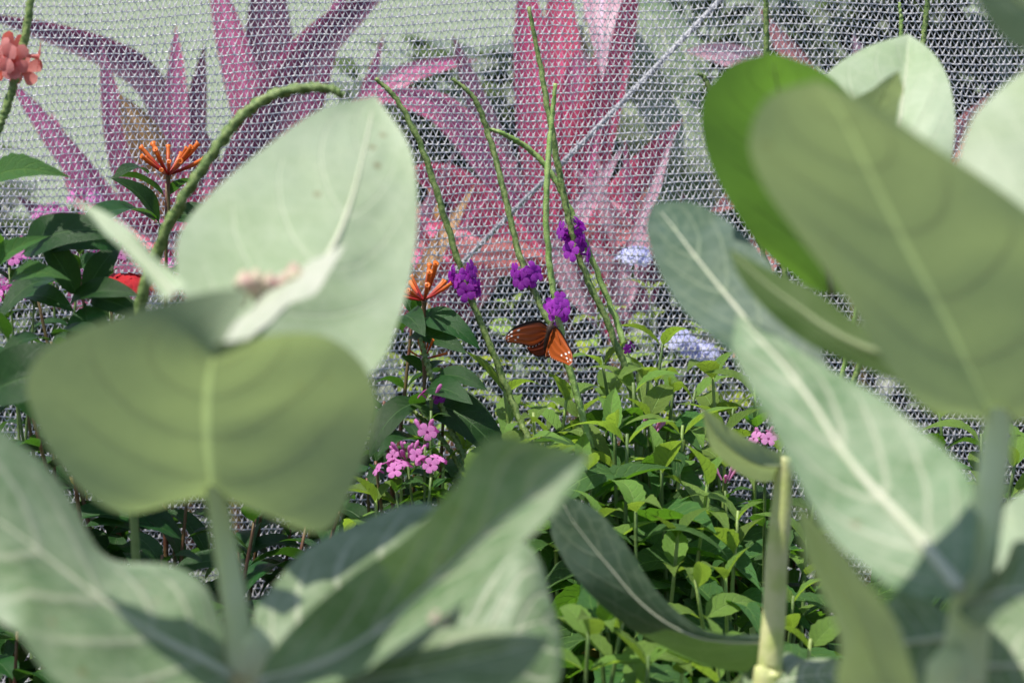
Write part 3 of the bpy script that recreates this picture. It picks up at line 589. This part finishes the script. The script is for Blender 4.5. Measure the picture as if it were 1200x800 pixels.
fb = shrub("firebush_shrub", "dark leaved firebush with orange tubular flowers beside the arching green spike", "shrub", 200, 2.4,
      [(195, 215, 2.42), (90, 300, 2.3), (40, 330, 2.3), (130, 350, 2.25), (20, 420, 2.25), (70, 430, 2.2)], 'dark', 0.085, 6, M['stem_red'], group="firebush shrubs", lowest=0.45, extra=[
      ('dark', (185, 262, 2.38), (108, 208, 2.3), 1.0, None, 0.3, 0), ('dark', (188, 265, 2.38), (160, 208, 2.34), 1.1, None, -0.6, 1), ('dark', (200, 255, 2.4), (252, 235, 2.36), 1.0, None, 0.2, 2),
      ('dark', (175, 205, 2.4), (143, 178, 2.36), 1.0, None, 0.2, 0),
      ('bed', (-20, 215, 2.1), (40, 174, 2.05), 1.0, None, 0.5, 0), ('dark', (25, 300, 2.15), (78, 238, 2.1), 1.1, None, 0.5, 2), ('dark', (92, 350, 2.15), (52, 268, 2.12), 1.0, None, -0.5, 1),
      ('dark', (98, 348, 2.15), (132, 280, 2.14), 1.0, None, 0.6, 0), ('dark', (85, 340, 2.2), (20, 300, 2.14), 1.0, None, 0.2, 2), ('dark', (78, 360, 2.15), (135, 318, 2.1), 1.0, None, 0.2, 1),
      ('dark', (-30, 470, 1.95), (88, 385, 1.9), 1.05, None, 0.4, 2), ('dark', (-20, 420, 2.0), (60, 470, 1.95), 1.0, None, 0.2, 0), ('bed', (-20, 330, 2.1), (25, 265, 2.06), 1.0, None, 0.5, 1),
      ('dark', (60, 400, 2.1), (5, 380, 2.05), 1.0, None, 0.3, 0), ('dark', (60, 395, 2.1), (115, 370, 2.05), 1.0, None, -0.3, 1), ('dark', (100, 355, 2.14), (112, 420, 2.08), 1.1, None, 0.2, 2),
      ('dark', (105, 350, 2.14), (150, 350, 2.1), 1.0, None, 0.5, 0), ('dark', (20, 350, 2.2), (70, 335, 2.15), 1.0, None, 0.1, 1), ('bed', (0, 300, 2.1), (-25, 250, 2.06), 1.0, None, 0.5, 1),
      ('bed', (10, 330, 2.1), (50, 300, 2.06), 1.0, None, 0.4, 0), ('dark', (40, 290, 2.16), (98, 255, 2.12), 1.05, None, 0.5, 2), ('dark', (10, 400, 2.1), (-20, 340, 2.06), 1.0, None, 0.5, 1)])
tubular(fb, P(197, 205, 2.4), 16, 0.036)
fb2 = shrub("firebush_shrub", "dark leaved firebush with orange flowers just left of the butterfly", "shrub", 480, 2.45,
      [(485, 355, 2.46), (500, 425, 2.42), (450, 470, 2.4), (520, 480, 2.4), (440, 540, 2.35)], 'dark', 0.07, 6, M['stem_red'], group="firebush shrubs", lowest=0.45, extra=[
      ('dark', (472, 390, 2.44), (472, 333, 2.38), 1.05, None, 0.3, 2), ('dark', (483, 372, 2.44), (540, 366, 2.38), 1.0, None, 0.25, 0), ('dark', (478, 395, 2.44), (530, 385, 2.38), 1.0, None, 0.2, 1),
      ('dark', (495, 470, 2.42), (582, 474, 2.34), 1.0, None, 0.1, 2), ('dark', (495, 480, 2.4), (502, 418, 2.34), 1.1, None, 0.4, 2), ('dark', (500, 470, 2.4), (438, 478, 2.34), 1.1, None, 0.2, 0),
      ('dark', (500, 520, 2.38), (452, 500, 2.32), 1.0, None, 0.2, 1), ('dark', (510, 440, 2.4), (560, 436, 2.36), 1.0, None, 0.2, 1)])
tubular(fb2, P(497, 352, 2.42), 12, 0.036); tubular(fb2, P(497, 420, 2.4), 8, 0.02)

# dark low shrubs behind the left milkweed
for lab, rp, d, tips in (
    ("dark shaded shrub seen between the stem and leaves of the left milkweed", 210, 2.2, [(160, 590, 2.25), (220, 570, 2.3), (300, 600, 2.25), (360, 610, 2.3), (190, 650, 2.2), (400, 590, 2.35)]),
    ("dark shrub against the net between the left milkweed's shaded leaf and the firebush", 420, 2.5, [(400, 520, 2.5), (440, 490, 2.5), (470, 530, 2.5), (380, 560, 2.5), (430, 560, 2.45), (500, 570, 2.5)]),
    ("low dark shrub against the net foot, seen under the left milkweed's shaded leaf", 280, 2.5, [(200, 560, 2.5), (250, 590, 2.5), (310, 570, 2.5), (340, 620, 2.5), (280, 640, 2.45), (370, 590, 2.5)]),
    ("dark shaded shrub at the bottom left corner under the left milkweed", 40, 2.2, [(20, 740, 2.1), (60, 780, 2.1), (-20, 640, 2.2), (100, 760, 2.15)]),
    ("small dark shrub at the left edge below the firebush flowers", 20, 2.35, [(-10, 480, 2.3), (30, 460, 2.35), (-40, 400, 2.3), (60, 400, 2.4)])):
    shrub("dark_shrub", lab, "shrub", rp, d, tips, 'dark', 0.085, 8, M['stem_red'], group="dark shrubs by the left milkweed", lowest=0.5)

# pentas
def pentas(label, rootpx, d, heads, mat, leafk='bed'):
    root = ground_at(rootpx, d); o = thing("pentas_plant", label, "flowering plant", root, "pentas plants")
    for (px, py, dd, n, rad, nb) in heads:
        c = P(px, py, dd); shoot(o, root, c - Vector((0, 0, 0.012)), leafk, 0.05, 5, M['stem_green'], r=0.002, lowest=0.5)
        flower_head(o, c, n, rad, 0.0085, mat, mat if mat in BUD else 'pink', nb)
    return o
pentas("pentas with a magenta pink flower cluster low between firebush and milkweed", 485, 2.32, [(463, 550, 2.28, 5, 0.017, 0), (505, 544, 2.28, 4, 0.016, 0), (478, 530, 2.3, 3, 0.022, 10), (498, 508, 2.3, 2, 0.01, 2), (505, 466, 2.34, 1, 0.008, 1)], 'magenta')
pentas("pentas with single pale pink flower and buds beside the small curled milkweed leaf", 890, 2.4, [(897, 516, 2.3, 3, 0.01, 2), (765, 505, 2.4, 0, 0.012, 4), (590, 535, 2.38, 0, 0.014, 7), (850, 560, 2.36, 0, 0.014, 4)], 'pink')
pentas("magenta flowered pentas low beyond the net behind the left edge shrubs", 80, 2.9, [(30, 290, 2.85, 9, 0.026, 6), (75, 320, 2.85, 9, 0.026, 6), (110, 340, 2.85, 9, 0.026, 6), (60, 250, 2.88, 8, 0.022, 9), (130, 270, 2.88, 8, 0.026, 9), (100, 230, 2.9, 6, 0.02, 8), (215, 310, 2.85, 8, 0.026, 8), (0, 330, 2.85, 9, 0.026, 6)], 'magenta', 'dark')
pentas("pentas with violet and magenta flowers among the dark leaves at left edge", 50, 2.5, [(40, 330, 2.5, 9, 0.02, 4), (95, 270, 2.56, 9, 0.022, 5), (10, 300, 2.56, 8, 0.022, 4), (130, 300, 2.55, 6, 0.02, 4), (60, 265, 2.58, 6, 0.02, 6), (5, 345, 2.45, 6, 0.018, 3)], 'magenta', 'dark')
pentas("red flowered pentas peeping out behind the pale edge-on milkweed leaf", 150, 2.4, [(146, 333, 2.32, 22, 0.028, 0), (128, 345, 2.4, 4, 0.016, 0)], 'red', 'dark')

# porterweed
def porter(label, rootpx, d, spikes, join, nleaf=10):
    root = ground_at(rootpx, d); o = thing("porterweed_plant", label, "flowering plant", root, "porterweed plants")
    tube("stem", [root, (root + P(*join)) * 0.5 + Vector((0.01, 0, 0)), P(*join)], [0.005, 0.0042, 0.0034], M['stem_green'], o, n=20)
    for (path, r, mat, fl) in spikes: spike(o, path, r, mat, fl)
    c = spline([root, P(*join)], 40)
    for i in range(nleaf):
        p = Vector(c[random.randint(16, 39)]); put_copy(random.choice(LP['bed']), "leaf", frame(p, rdir(random.uniform(0, 6.28), random.uniform(-.2, .7)), Vector((0, 0, 1)), random.uniform(.045, .075), 0), o)
    return o
porter("porterweed with one long leaning spike and purple flowers beside the firebush, left of the butterfly", 640, 2.4,
  [([(440, 92, 2.42), (465, 117, 2.42), (492, 168, 2.42), (512, 225, 2.42), (535, 300, 2.42), (554, 355, 2.42), (580, 420, 2.42), (602, 475, 2.42), (622, 520, 2.41)], 0.0030, 'spike', ((545, 333, 2.42), 9, 17, 'purple', 0.0098))], (622, 520, 2.41))
porter("porterweed holding the butterfly at its purple flowers, one dark and one pale spike", 700, 2.37,
  [([(530, 92, 2.44), (556, 116, 2.44), (573, 160, 2.44), (590, 225, 2.43), (606, 290, 2.42), (625, 340, 2.41), (652, 395, 2.40), (672, 450, 2.39), (693, 525, 2.37)], 0.0029, 'spike', ((617, 320, 2.42), 6, 20, 'purple', 0.0095)),
   ([(651, 98, 2.38), (646, 150, 2.38), (640, 225, 2.37), (643, 300, 2.37), (652, 360, 2.37), (665, 420, 2.37), (678, 470, 2.37), (693, 525, 2.37)], 0.0028, 'spike_light', ((655, 362, 2.37), 7, 10, 'purple', 0.0098))], (693, 525, 2.37))
porter("porterweed with the tallest straight spike and a short arched spike crossing it", 750, 2.44,
  [([(620, 8, 2.45), (632, 70, 2.45), (645, 145, 2.44), (655, 200, 2.44), (664, 245, 2.44), (674, 288, 2.44), (692, 335, 2.44), (716, 388, 2.44), (735, 440, 2.44), (748, 495, 2.44)], 0.0030, 'spike', ((672, 287, 2.44), 11, 18, 'purple', 0.0102)),
   ([(569, 150, 2.46), (590, 157, 2.46), (620, 175, 2.47), (645, 202, 2.47), (668, 245, 2.47), (690, 295, 2.47), (712, 350, 2.47), (732, 405, 2.46), (748, 495, 2.44)], 0.0027, 'spike_light', ((735, 404, 2.45), 3, 6, 'purple', 0.006))], (748, 495, 2.44))
porter("porterweed with slim green spikes poking up behind the right milkweed", 960, 2.5,
  [([(897, -30, 2.5), (898, 30, 2.5), (902, 150, 2.5), (930, 400, 2.5), (960, 560, 2.5)], 0.0028, 'spike', None), ([(1089, -30, 2.5), (1084, 30, 2.5), (1070, 120, 2.5), (1020, 380, 2.5), (960, 560, 2.5)], 0.0028, 'spike', None),
   ([(1054, 3, 2.5), (1056, 40, 2.5), (1050, 160, 2.5), (1000, 380, 2.5), (960, 560, 2.5)], 0.0022, 'spike_light', None), ([(818, 86, 2.5), (832, 106, 2.5), (880, 250, 2.5), (930, 420, 2.5), (960, 560, 2.5)], 0.0026, 'spike', None)], (960, 560, 2.5))
porter("porterweed with one thick arching green spike bent over above the left milkweed", 150, 1.95,
  [([(403, 112, 1.95), (385, 104, 1.95), (352, 104, 1.95), (315, 114, 1.95), (280, 140, 1.95), (248, 182, 1.95), (215, 232, 1.95), (186, 290, 1.96), (165, 360, 1.97), (150, 460, 1.98)], 0.0043, 'spike', None)], (150, 460, 1.98), 3)
porter("coral flowered porterweed spike cut off by the top left corner", -60, 2.1,
  [([(40, -40, 2.1), (34, 15, 2.1), (24, 70, 2.1), (8, 125, 2.1), (-8, 170, 2.1), (-40, 300, 2.1), (-60, 480, 2.1)], 0.0035, 'spike', ((20, 74, 2.1), 9, 14, 'coral', 0.0135))], (-60, 480, 2.1), 4)
porter("short dark porterweed stems rising beside the magenta pentas cluster", 560, 2.36,
  [([(492, 395, 2.38), (505, 440, 2.38), (522, 488, 2.38), (550, 548, 2.36)], 0.0028, 'spike', ((503, 462, 2.38), 4, 8, 'purple', 0.006)), ([(470, 470, 2.4), (505, 500, 2.4), (535, 540, 2.38), (560, 600, 2.36)], 0.0022, 'spike', None)], (560, 600, 2.36), 6)

# ------------------------------------------------------------------ butterfly
bl = thing("butterfly", "orange brown butterfly with white spotted wings feeding on purple porterweed flowers", "butterfly", P(645, 385, 2.345))
def wing(name, lead, trail, colf, ns=60, kt=40):
    A, B = spline([P(*q) for q in lead], ns), spline([P(*q) for q in trail], ns)
    V, C, UV = [], [], []
    for i in range(ns):
        for j in range(kt):
            t = j / (kt - 1); s_ = i / (ns - 1)
            p = A[i] * (1 - t) + B[i] * t; p = p + np.array([0, -1, 0]) * 0.0012 * math.sin(math.pi * t) + np.array([0, -1, 0]) * 0.0004 * math.sin(t * 26 + 4 * s_)
            V.append(p); C.append((*colf(s_, t), 1)); UV.append((t, s_))
    F = [(i * kt + j, i * kt + j + 1, (i + 1) * kt + j + 1, (i + 1) * kt + j) for i in range(ns - 1) for j in range(kt - 1)]
    return mesh_obj(name, V, F, M['wing'], bl, UV, col=C)
OR, BLK, WH, BR = np.array((0.40, 0.085, 0.014)), np.array((0.012, 0.008, 0.008)), np.array((0.85, 0.83, 0.8)), np.array((0.16, 0.03, 0.012))
def pat(base, spots, edge_l, edge_t, edge_s, veins=5, inner=None, root=None):
    def f(s_, t):
        c = base.copy()
        if inner is not None: c = c * (1 - inner * (1 - s_)) + BR * inner * (1 - s_)
        vv = abs(((t * veins + 0.3 * s_) % 1) - 0.5) * 2
        if vv > 0.86: c = c * 0.7 + BLK * 0.3
        m = max(0 if edge_l == 0 else (1 - t / edge_l), 0 if edge_t == 0 else 1 - (1 - t) / edge_t, 0 if edge_s == 0 else 1 - (1 - s_) / edge_s)
        if m > 0.0: k = min(1, m * 3); c = c * (1 - k) + BLK * k
        for (a, b, ra, rb) in spots:
            if ((s_ - a) / ra) ** 2 + ((t - b) / rb) ** 2 < 1: c = WH.copy()
        return c
    return f
margin = [(0.965, 0.08 + 0.085 * i, 0.016, 0.024) for i in range(11)] + [(0.25 + 0.07 * i, 0.965, 0.012, 0.016) for i in range(9)]
apical = [(0.70, 0.14, 0.030, 0.05), (0.80, 0.18, 0.026, 0.05), (0.74, 0.38, 0.028, 0.05), (0.84, 0.42, 0.026, 0.05), (0.88, 0.64, 0.022, 0.05), (0.62, 0.55, 0.022, 0.045), (0.56, 0.22, 0.02, 0.04), (0.70, 0.72, 0.022, 0.045)]
wing("forewing", [(641, 381, 2.345), (632, 375, 2.335), (617, 377, 2.322), (603, 383, 2.312), (595, 390, 2.305), (591, 397, 2.302)],
     [(639, 396, 2.345), (634, 402, 2.337), (624, 407, 2.328), (612, 404, 2.318), (601, 402, 2.308), (591, 401, 2.302)], pat(OR * 0.95, apical + margin, 0.16, 0.10, 0.09, 4, 0.6))
wing("hindwing", [(640, 390, 2.347), (632, 398, 2.343), (622, 404, 2.338), (616, 408, 2.333)],
     [(641, 414, 2.348), (637, 418, 2.346), (629, 418, 2.342), (620, 412, 2.335)], pat(BR * 0.9, margin, 0.0, 0.14, 0.14, 5))  # brown base: the shade on this left wing is painted in
wing("forewing", [(645, 379, 2.345), (653, 383, 2.338), (660, 392, 2.328), (666, 403, 2.318), (671, 414, 2.308), (671, 427, 2.302)],
     [(643, 400, 2.345), (642, 410, 2.340), (645, 419, 2.332), (652, 423, 2.322), (661, 426, 2.312), (668, 429, 2.302)], pat(OR * 0.88, [(0.72, 0.22, .026, .045), (0.68, 0.42, .026, .045), (0.76, 0.55, .03, .05), (0.62, 0.62, .02, .04), (0.86, 0.4, .026, .05), (0.84, 0.68, .024, .05), (0.90, 0.2, .022, .04)] + margin, 0.09, 0.03, 0.05, 4))
wing("hindwing", [(643, 392, 2.349), (645, 402, 2.347), (646, 412, 2.343), (647, 419, 2.340)],
     [(641, 394, 2.350), (639, 405, 2.349), (638, 414, 2.347), (638, 419, 2.345)], pat(OR * 0.9, [], 0.0, 0.2, 0.15, 4))
body = tube("body", [P(648, 376, 2.338), P(647, 379, 2.337), P(645, 383, 2.336), P(643, 389, 2.336), P(641, 396, 2.338), P(639, 404, 2.341), P(638, 411, 2.343)],
     [0.0008, 0.0020, 0.0016, 0.0031, 0.0029, 0.0021, 0.0022, 0.0020, 0.0015, 0.0004], M['insect'], bl, n=40, sides=10)
for dx in (-1, 1):
    tube("antenna", [P(648, 376, 2.337), P(650 + dx * 4, 369, 2.325), P(651 + dx * 8, 362, 2.315)], [0.00025, 0.00022, 0.0005], M['insect'], body, n=12, sides=5)
for k in range(4):
    tube("leg", [P(645, 383 + k, 2.337), P(650 + k * 2, 382, 2.345), P(654, 374 + k * 2, 2.362)], [0.0004, 0.0003, 0.0002], M['insect'], body, n=8, sides=5)

# ------------------------------------------------------------------ milkweed with the cut stem, middle right
root = ground_at(905, 1.78)
mc = thing("milkweed_plant", "milkweed with a bare yellow green stem and one dark drooping leaf at right centre", "milkweed", root, "milkweed plants")
tube("stem", [root, P(896, 900, 1.76), P(903, 780, 1.75), P(908, 690, 1.75), P(914, 610, 1.75), P(920, 535, 1.75)], [0.011, 0.010, 0.0088, 0.0082, 0.0075, 0.0062], M['cut_stem'], mc, n=50, sides=12, bump=0.08, freq=60)
big_leaf(mc, 1.75, [(923, 532), (897, 524), (870, 510), (845, 492), (822, 477)], [(925, 545), (893, 545), (863, 530), (838, 507), (822, 477)], [(925, 558), (890, 563), (855, 547), (832, 522), (822, 477)], 'milk_under', 0.0, 0.02, 0.0012, 'rib_green', 1.68, seed=3)
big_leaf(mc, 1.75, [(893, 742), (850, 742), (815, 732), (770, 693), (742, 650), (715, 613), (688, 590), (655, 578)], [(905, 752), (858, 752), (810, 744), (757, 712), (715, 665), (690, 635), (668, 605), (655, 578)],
         [(903, 788), (845, 783), (785, 760), (735, 734), (690, 695), (660, 655), (645, 618), (655, 578)], 'milk_dark_and_shaded', -0.004, (0.05, 0.06, 0.05, 0.02, 0.006, 0.004, 0.004, 0.0), 0.0011, 'rib_pale', 1.76, seed=5, bulge=-0.05, wave=0.02)  # this drooping leaf's shade is put into its slate colour
big_leaf(mc, 1.75, [(905, 782), (925, 770), (955, 767), (990, 775)], [(900, 800), (925, 795), (960, 790), (990, 790)], [(880, 830), (910, 835), (960, 830), (990, 800)], 'milk_top', 0.05, -0.03, 0.001, dtip=1.7, seed=6)
big_leaf(mc, 1.75, [(895, 790), (885, 780), (873, 785), (855, 800)], [(895, 805), (880, 805), (865, 810), (850, 815)], [(895, 830), (880, 835), (860, 832), (848, 825)], 'milk_top', 0.05, -0.03, 0.001, dtip=1.7, seed=7)

# ------------------------------------------------------------------ left milkweed
root = ground_at(300, 1.33)
ml = thing("milkweed_plant", "milkweed on the left with a wide rounded shaded leaf facing the camera", "milkweed", root, "milkweed plants")
tube("stem", [root, P(310, 900, 1.31), P(285, 790, 1.30), P(274, 700, 1.30), P(262, 630, 1.30), P(250, 560, 1.29)], [0.011, 0.009, 0.0078, 0.0068, 0.006, 0.0055], M['milk_stem'], ml, n=50, sides=14, bump=0.04, freq=40)
big_leaf(ml, 1.30, [(236, 578), (140, 597), (62, 540), (30, 468), (52, 410), (125, 372), (210, 346), (288, 342), (264, 398)],
         [(248, 586), (247, 560), (244, 525), (243, 490), (244, 460), (247, 435), (251, 418), (256, 405), (262, 400)],
         [(262, 578), (370, 620), (415, 562), (442, 482), (428, 436), (387, 403), (345, 388), (292, 397), (263, 402)], 'milk_under', -0.005, 0.0, None, 'rib_green', 1.15, seed=1, bulge=0.03, wave=0.05)
big_leaf(ml, 1.36, [(252, 410), (204, 318), (222, 255), (288, 188), (365, 134), (440, 112)], [(275, 415), (330, 352), (382, 302), (410, 240), (428, 170), (440, 112)],
         [(300, 440), (425, 445), (467, 375), (489, 275), (484, 185), (440, 112)], 'milk_pale', 0.0, 0.0, 0.0028, 'rib_pale', 1.56, seed=2, bulge=-0.05, wave=0.06)
big_leaf(ml, 1.33, [(218, 334), (190, 306), (151, 268), (113, 245), (82, 232)], [(205, 345), (175, 310), (142, 276), (110, 250), (82, 232)], [(192, 350), (164, 318), (135, 284), (107, 254), (82, 232)], 'milk_pale', 0.01, -0.01, 0.0012, dtip=1.40, seed=3)
big_leaf(ml, 1.30, [(256, 390), (298, 357), (342, 318), (378, 297), (406, 287)], [(262, 399), (305, 370), (347, 332), (380, 306), (406, 287)], [(268, 408), (315, 384), (354, 350), (386, 316), (406, 287)], 'white_fuzz', 0.03, -0.03, None, dtip=1.34, seed=4)
for (px, py, r_) in ((286, 330, 0.006), (300, 326, 0.005), (316, 330, 0.005), (345, 324, 0.007), (333, 330, 0.005)):
    c = P(px, py, 1.33); tube("flower_bud", [c - Vector((0, 0, 0.014)), c - Vector((0, 0, 0.005)), c, c + Vector((0, 0, r_))], [0.001, r_ * 0.8, r_, r_ * 0.2], M['bud_pink'], ml, n=12, sides=8)
big_leaf(ml, 1.29, [(262, 772), (256, 735), (238, 687), (192, 656), (132, 638), (82, 582), (20, 522), (-60, 480), (-140, 500)],
         [(270, 792), (235, 772), (195, 752), (150, 725), (100, 690), (50, 650), (0, 612), (-70, 565), (-140, 500)],
         [(264, 815), (220, 850), (160, 860), (110, 835), (72, 785), (32, 742), (-10, 718), (-80, 640), (-140, 500)], 'milk_top', 0.08, -0.08, 0.0032, 'rib_pale', 1.25, seed=5, bulge=-0.06, wave=0.07)
big_leaf(ml, 1.28, [(312, 772), (350, 728), (410, 678), (470, 632), (528, 572), (578, 512), (692, 531)], [(302, 800), (375, 778), (445, 738), (515, 675), (575, 620), (632, 576), (692, 531)],
         [(300, 820), (400, 800), (475, 750), (545, 700), (603, 648), (652, 598), (692, 531)], 'milk_top', -0.008, -0.06, 0.0030, 'rib_pale', 1.16, seed=6, bulge=-0.04, wave=0.04)
big_leaf(ml, 1.34, [(300, 765), (301, 703), (345, 656), (430, 613), (498, 589), (562, 592)], [(312, 785), (370, 735), (430, 690), (485, 645), (528, 612), (562, 592)], [(335, 805), (405, 785), (485, 742), (540, 692), (572, 640), (562, 592)],
         'milk_top', 0.06, 0.0, 0.002, 'rib_pale', 1.44, seed=7)
big_leaf(ml, 1.33, [(420, 790), (480, 738), (548, 682), (605, 640), (641, 675), (656, 735)], [(425, 830), (490, 805), (550, 772), (600, 742), (635, 728), (656, 735)], [(430, 880), (500, 880), (570, 868), (625, 840), (655, 795), (656, 735)],
         'milk_top', 0.05, -0.03, 0.002, 'rib_pale', 1.38, seed=8)
big_leaf(ml, 1.26, [(310, 800), (400, 762), (490, 742), (580, 738), (648, 745)], [(310, 820), (400, 800), (490, 785), (580, 765), (648, 745)], [(310, 850), (400, 870), (500, 860), (590, 810), (648, 745)], 'milk_top', 0.03, -0.05, 0.002, 'rib_pale', 1.2, seed=9)
M['dusty'] = flat_mat("dried_petal", (0.40, 0.27, 0.24), (0.45, 0.35, 0.3), 120, 0.7)
c = P(515, 735, 1.18); pt = put_copy(floret_mesh("dried_floret", M['dusty']), "fallen_floret", frame(c, Vector((0.2, -0.4, 1)), Vector((0, 1, 0)), 0.006, 0.4), None)
tag(pt, "tiny dull pink dried floret lying on the folded leaf of the left milkweed", "flower")

# ------------------------------------------------------------------ right milkweed
root = ground_at(1110, 1.24)
mr = thing("milkweed_plant", "largest milkweed on the right with a huge shaded leaf on a thick stem", "milkweed", root, "milkweed plants")
tube("stem", [root, P(1105, 950, 1.22), P(1126, 800, 1.21), P(1138, 710, 1.21), P(1152, 630, 1.21), P(1164, 550, 1.21), P(1172, 470, 1.21)], [0.014, 0.012, 0.0115, 0.010, 0.0085, 0.0075, 0.007], M['milk_stem'], mr, n=50, sides=14, bump=0.04, freq=40)
big_leaf(mr, 1.21, [(1142, 490), (1085, 482), (1038, 430), (985, 347), (930, 268), (892, 212), (878, 165), (900, 118), (958, 94)],
         [(1165, 492), (1135, 430), (1108, 375), (1075, 315), (1048, 262), (1022, 208), (1002, 165), (982, 128), (958, 94)],
         [(1190, 495), (1275, 470), (1310, 400), (1290, 330), (1240, 278), (1170, 222), (1100, 172), (1030, 127), (958, 94)], 'milk_under', 0.0, 0.0, None, 'rib_green', 1.06, seed=11, bulge=0.03, wave=0.05, roll=-0.03)
big_leaf(mr, 1.62, [(945, 335), (892, 290), (852, 230), (826, 170), (825, 118), (856, 78), (905, 61)], [(975, 345), (960, 275), (940, 212), (926, 160), (916, 120), (909, 90), (905, 61)],
         [(1020, 340), (1062, 265), (1050, 205), (1022, 145), (985, 102), (950, 78), (905, 61)], 'milk_vivid', 0.01, 0.01, 0.0022, 'rib_green', 1.50, seed=12, wave=0.04)
big_leaf(mr, 1.68, [(1000, 330), (958, 240), (948, 165), (963, 98), (1010, 58), (1064, 40)], [(1040, 330), (1045, 240), (1052, 170), (1058, 115), (1063, 75), (1064, 40)],
         [(1080, 330), (1107, 230), (1119, 152), (1112, 100), (1092, 60), (1064, 40)], 'milk_pale', 0.0, 0.0, 0.0022, 'rib_pale', 1.82, seed=13, wave=0.04)
big_leaf(mr, 1.60, [(995, 190), (985, 140), (1012, 108), (1054, 83)], [(1020, 190), (1022, 145), (1035, 112), (1054, 83)], [(1045, 190), (1050, 150), (1058, 112), (1054, 83)], 'milk_under', 0.0, 0.03, 0.001, 'rib_green', 1.56, seed=14)
big_leaf(mr, 1.27, [(1180, 310), (1122, 225), (1135, 155), (1178, 98), (1260, 45)], [(1240, 310), (1228, 225), (1234, 155), (1245, 98), (1260, 45)], [(1310, 310), (1345, 225), (1330, 150), (1300, 90), (1260, 45)], 'milk_pale', 0.0, 0.0, 0.0026, 'rib_pale', 1.40, seed=15)
big_leaf(mr, 1.14, [(1320, 180), (1265, 105), (1202, 66), (1160, 25), (1120, -40)], [(1350, 150), (1285, 75), (1230, 30), (1180, -10), (1120, -40)], [(1370, 110), (1300, 40), (1245, -5), (1190, -40), (1120, -40)], 'milk_under', 0.0, 0.02, 0.0026, 'rib_green', 1.10, seed=16)
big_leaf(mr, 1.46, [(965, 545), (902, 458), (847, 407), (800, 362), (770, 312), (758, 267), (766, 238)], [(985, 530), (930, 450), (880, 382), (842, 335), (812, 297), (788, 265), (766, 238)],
         [(1010, 515), (976, 442), (936, 361), (898, 303), (858, 262), (812, 238), (766, 238)], 'milk_dark_and_shaded', -0.02, 0.0, 0.0022, 'rib_pale', 1.66, seed=17, bulge=-0.05, wave=0.04)
big_leaf(mr, 1.33, [(1075, 455), (1010, 432), (960, 410), (928, 388), (896, 362), (868, 328), (853, 291)], [(1085, 430), (1015, 408), (970, 385), (938, 362), (905, 338), (875, 312), (853, 291)],
         [(1085, 400), (1020, 385), (985, 362), (950, 338), (915, 322), (882, 304), (853, 291)], 'milk_vivid', 0.0, 0.01, 0.0022, 'rib_green', 1.36, seed=18)
big_leaf(mr, 1.17, [(1108, 706), (1050, 692), (990, 642), (945, 580), (905, 505), (877, 455), (858, 410), (864, 368)], [(1125, 690), (1085, 640), (1040, 590), (995, 540), (950, 470), (915, 425), (885, 392), (864, 368)],
         [(1142, 665), (1143, 580), (1117, 532), (1062, 490), (1010, 456), (950, 420), (902, 388), (864, 368)], 'milk_top', -0.03, 0.02, 0.0034, 'rib_pale', 1.38, seed=19, bulge=-0.05, wave=0.05)
big_leaf(mr, 1.21, [(1000, 870), (982, 800), (985, 762), (968, 710), (945, 655), (930, 580)], [(1050, 870), (1030, 800), (1012, 745), (988, 690), (958, 635), (930, 580)], [(1095, 870), (1077, 805), (1060, 760), (1030, 700), (990, 645), (930, 580)], 'milk_pale', 0.0, -0.03, None, 'rib_pale', 1.10, seed=20)  # pale colour stands in for light on this leaf
big_leaf(mr, 1.27, [(1120, 720), (1080, 700), (1040, 700), (1000, 740)], [(1120, 745), (1080, 750), (1040, 755), (1000, 760)], [(1115, 790), (1085, 840), (1040, 830), (1000, 790)], 'milk_top', 0.03, -0.02, 0.002, 'rib_pale', 1.3, seed=21)
big_leaf(mr, 1.20, [(1140, 695), (1170, 660), (1220, 640), (1300, 650)], [(1135, 708), (1175, 695), (1225, 690), (1300, 680)], [(1122, 715), (1160, 738), (1215, 735), (1300, 710)], 'milk_top', 0.05, -0.04, 0.003, 'rib_pale', 1.12, seed=22)
big_leaf(mr, 1.28, [(1150, 745), (1180, 720), (1230, 720), (1300, 760)], [(1150, 780), (1190, 780), (1240, 780), (1300, 790)], [(1150, 830), (1190, 860), (1240, 860), (1300, 820)], 'milk_top', 0.03, -0.02, 0.002, 'rib_pale', 1.25, seed=23)
big_leaf(mr, 1.36, [(1155, 670), (1163, 620), (1195, 580), (1260, 560)], [(1190, 680), (1215, 640), (1240, 600), (1260, 560)], [(1230, 680), (1270, 650), (1285, 605), (1260, 560)], 'milk_pale', 0.0, 0.0, 0.002, 'rib_pale', 1.46, seed=24)
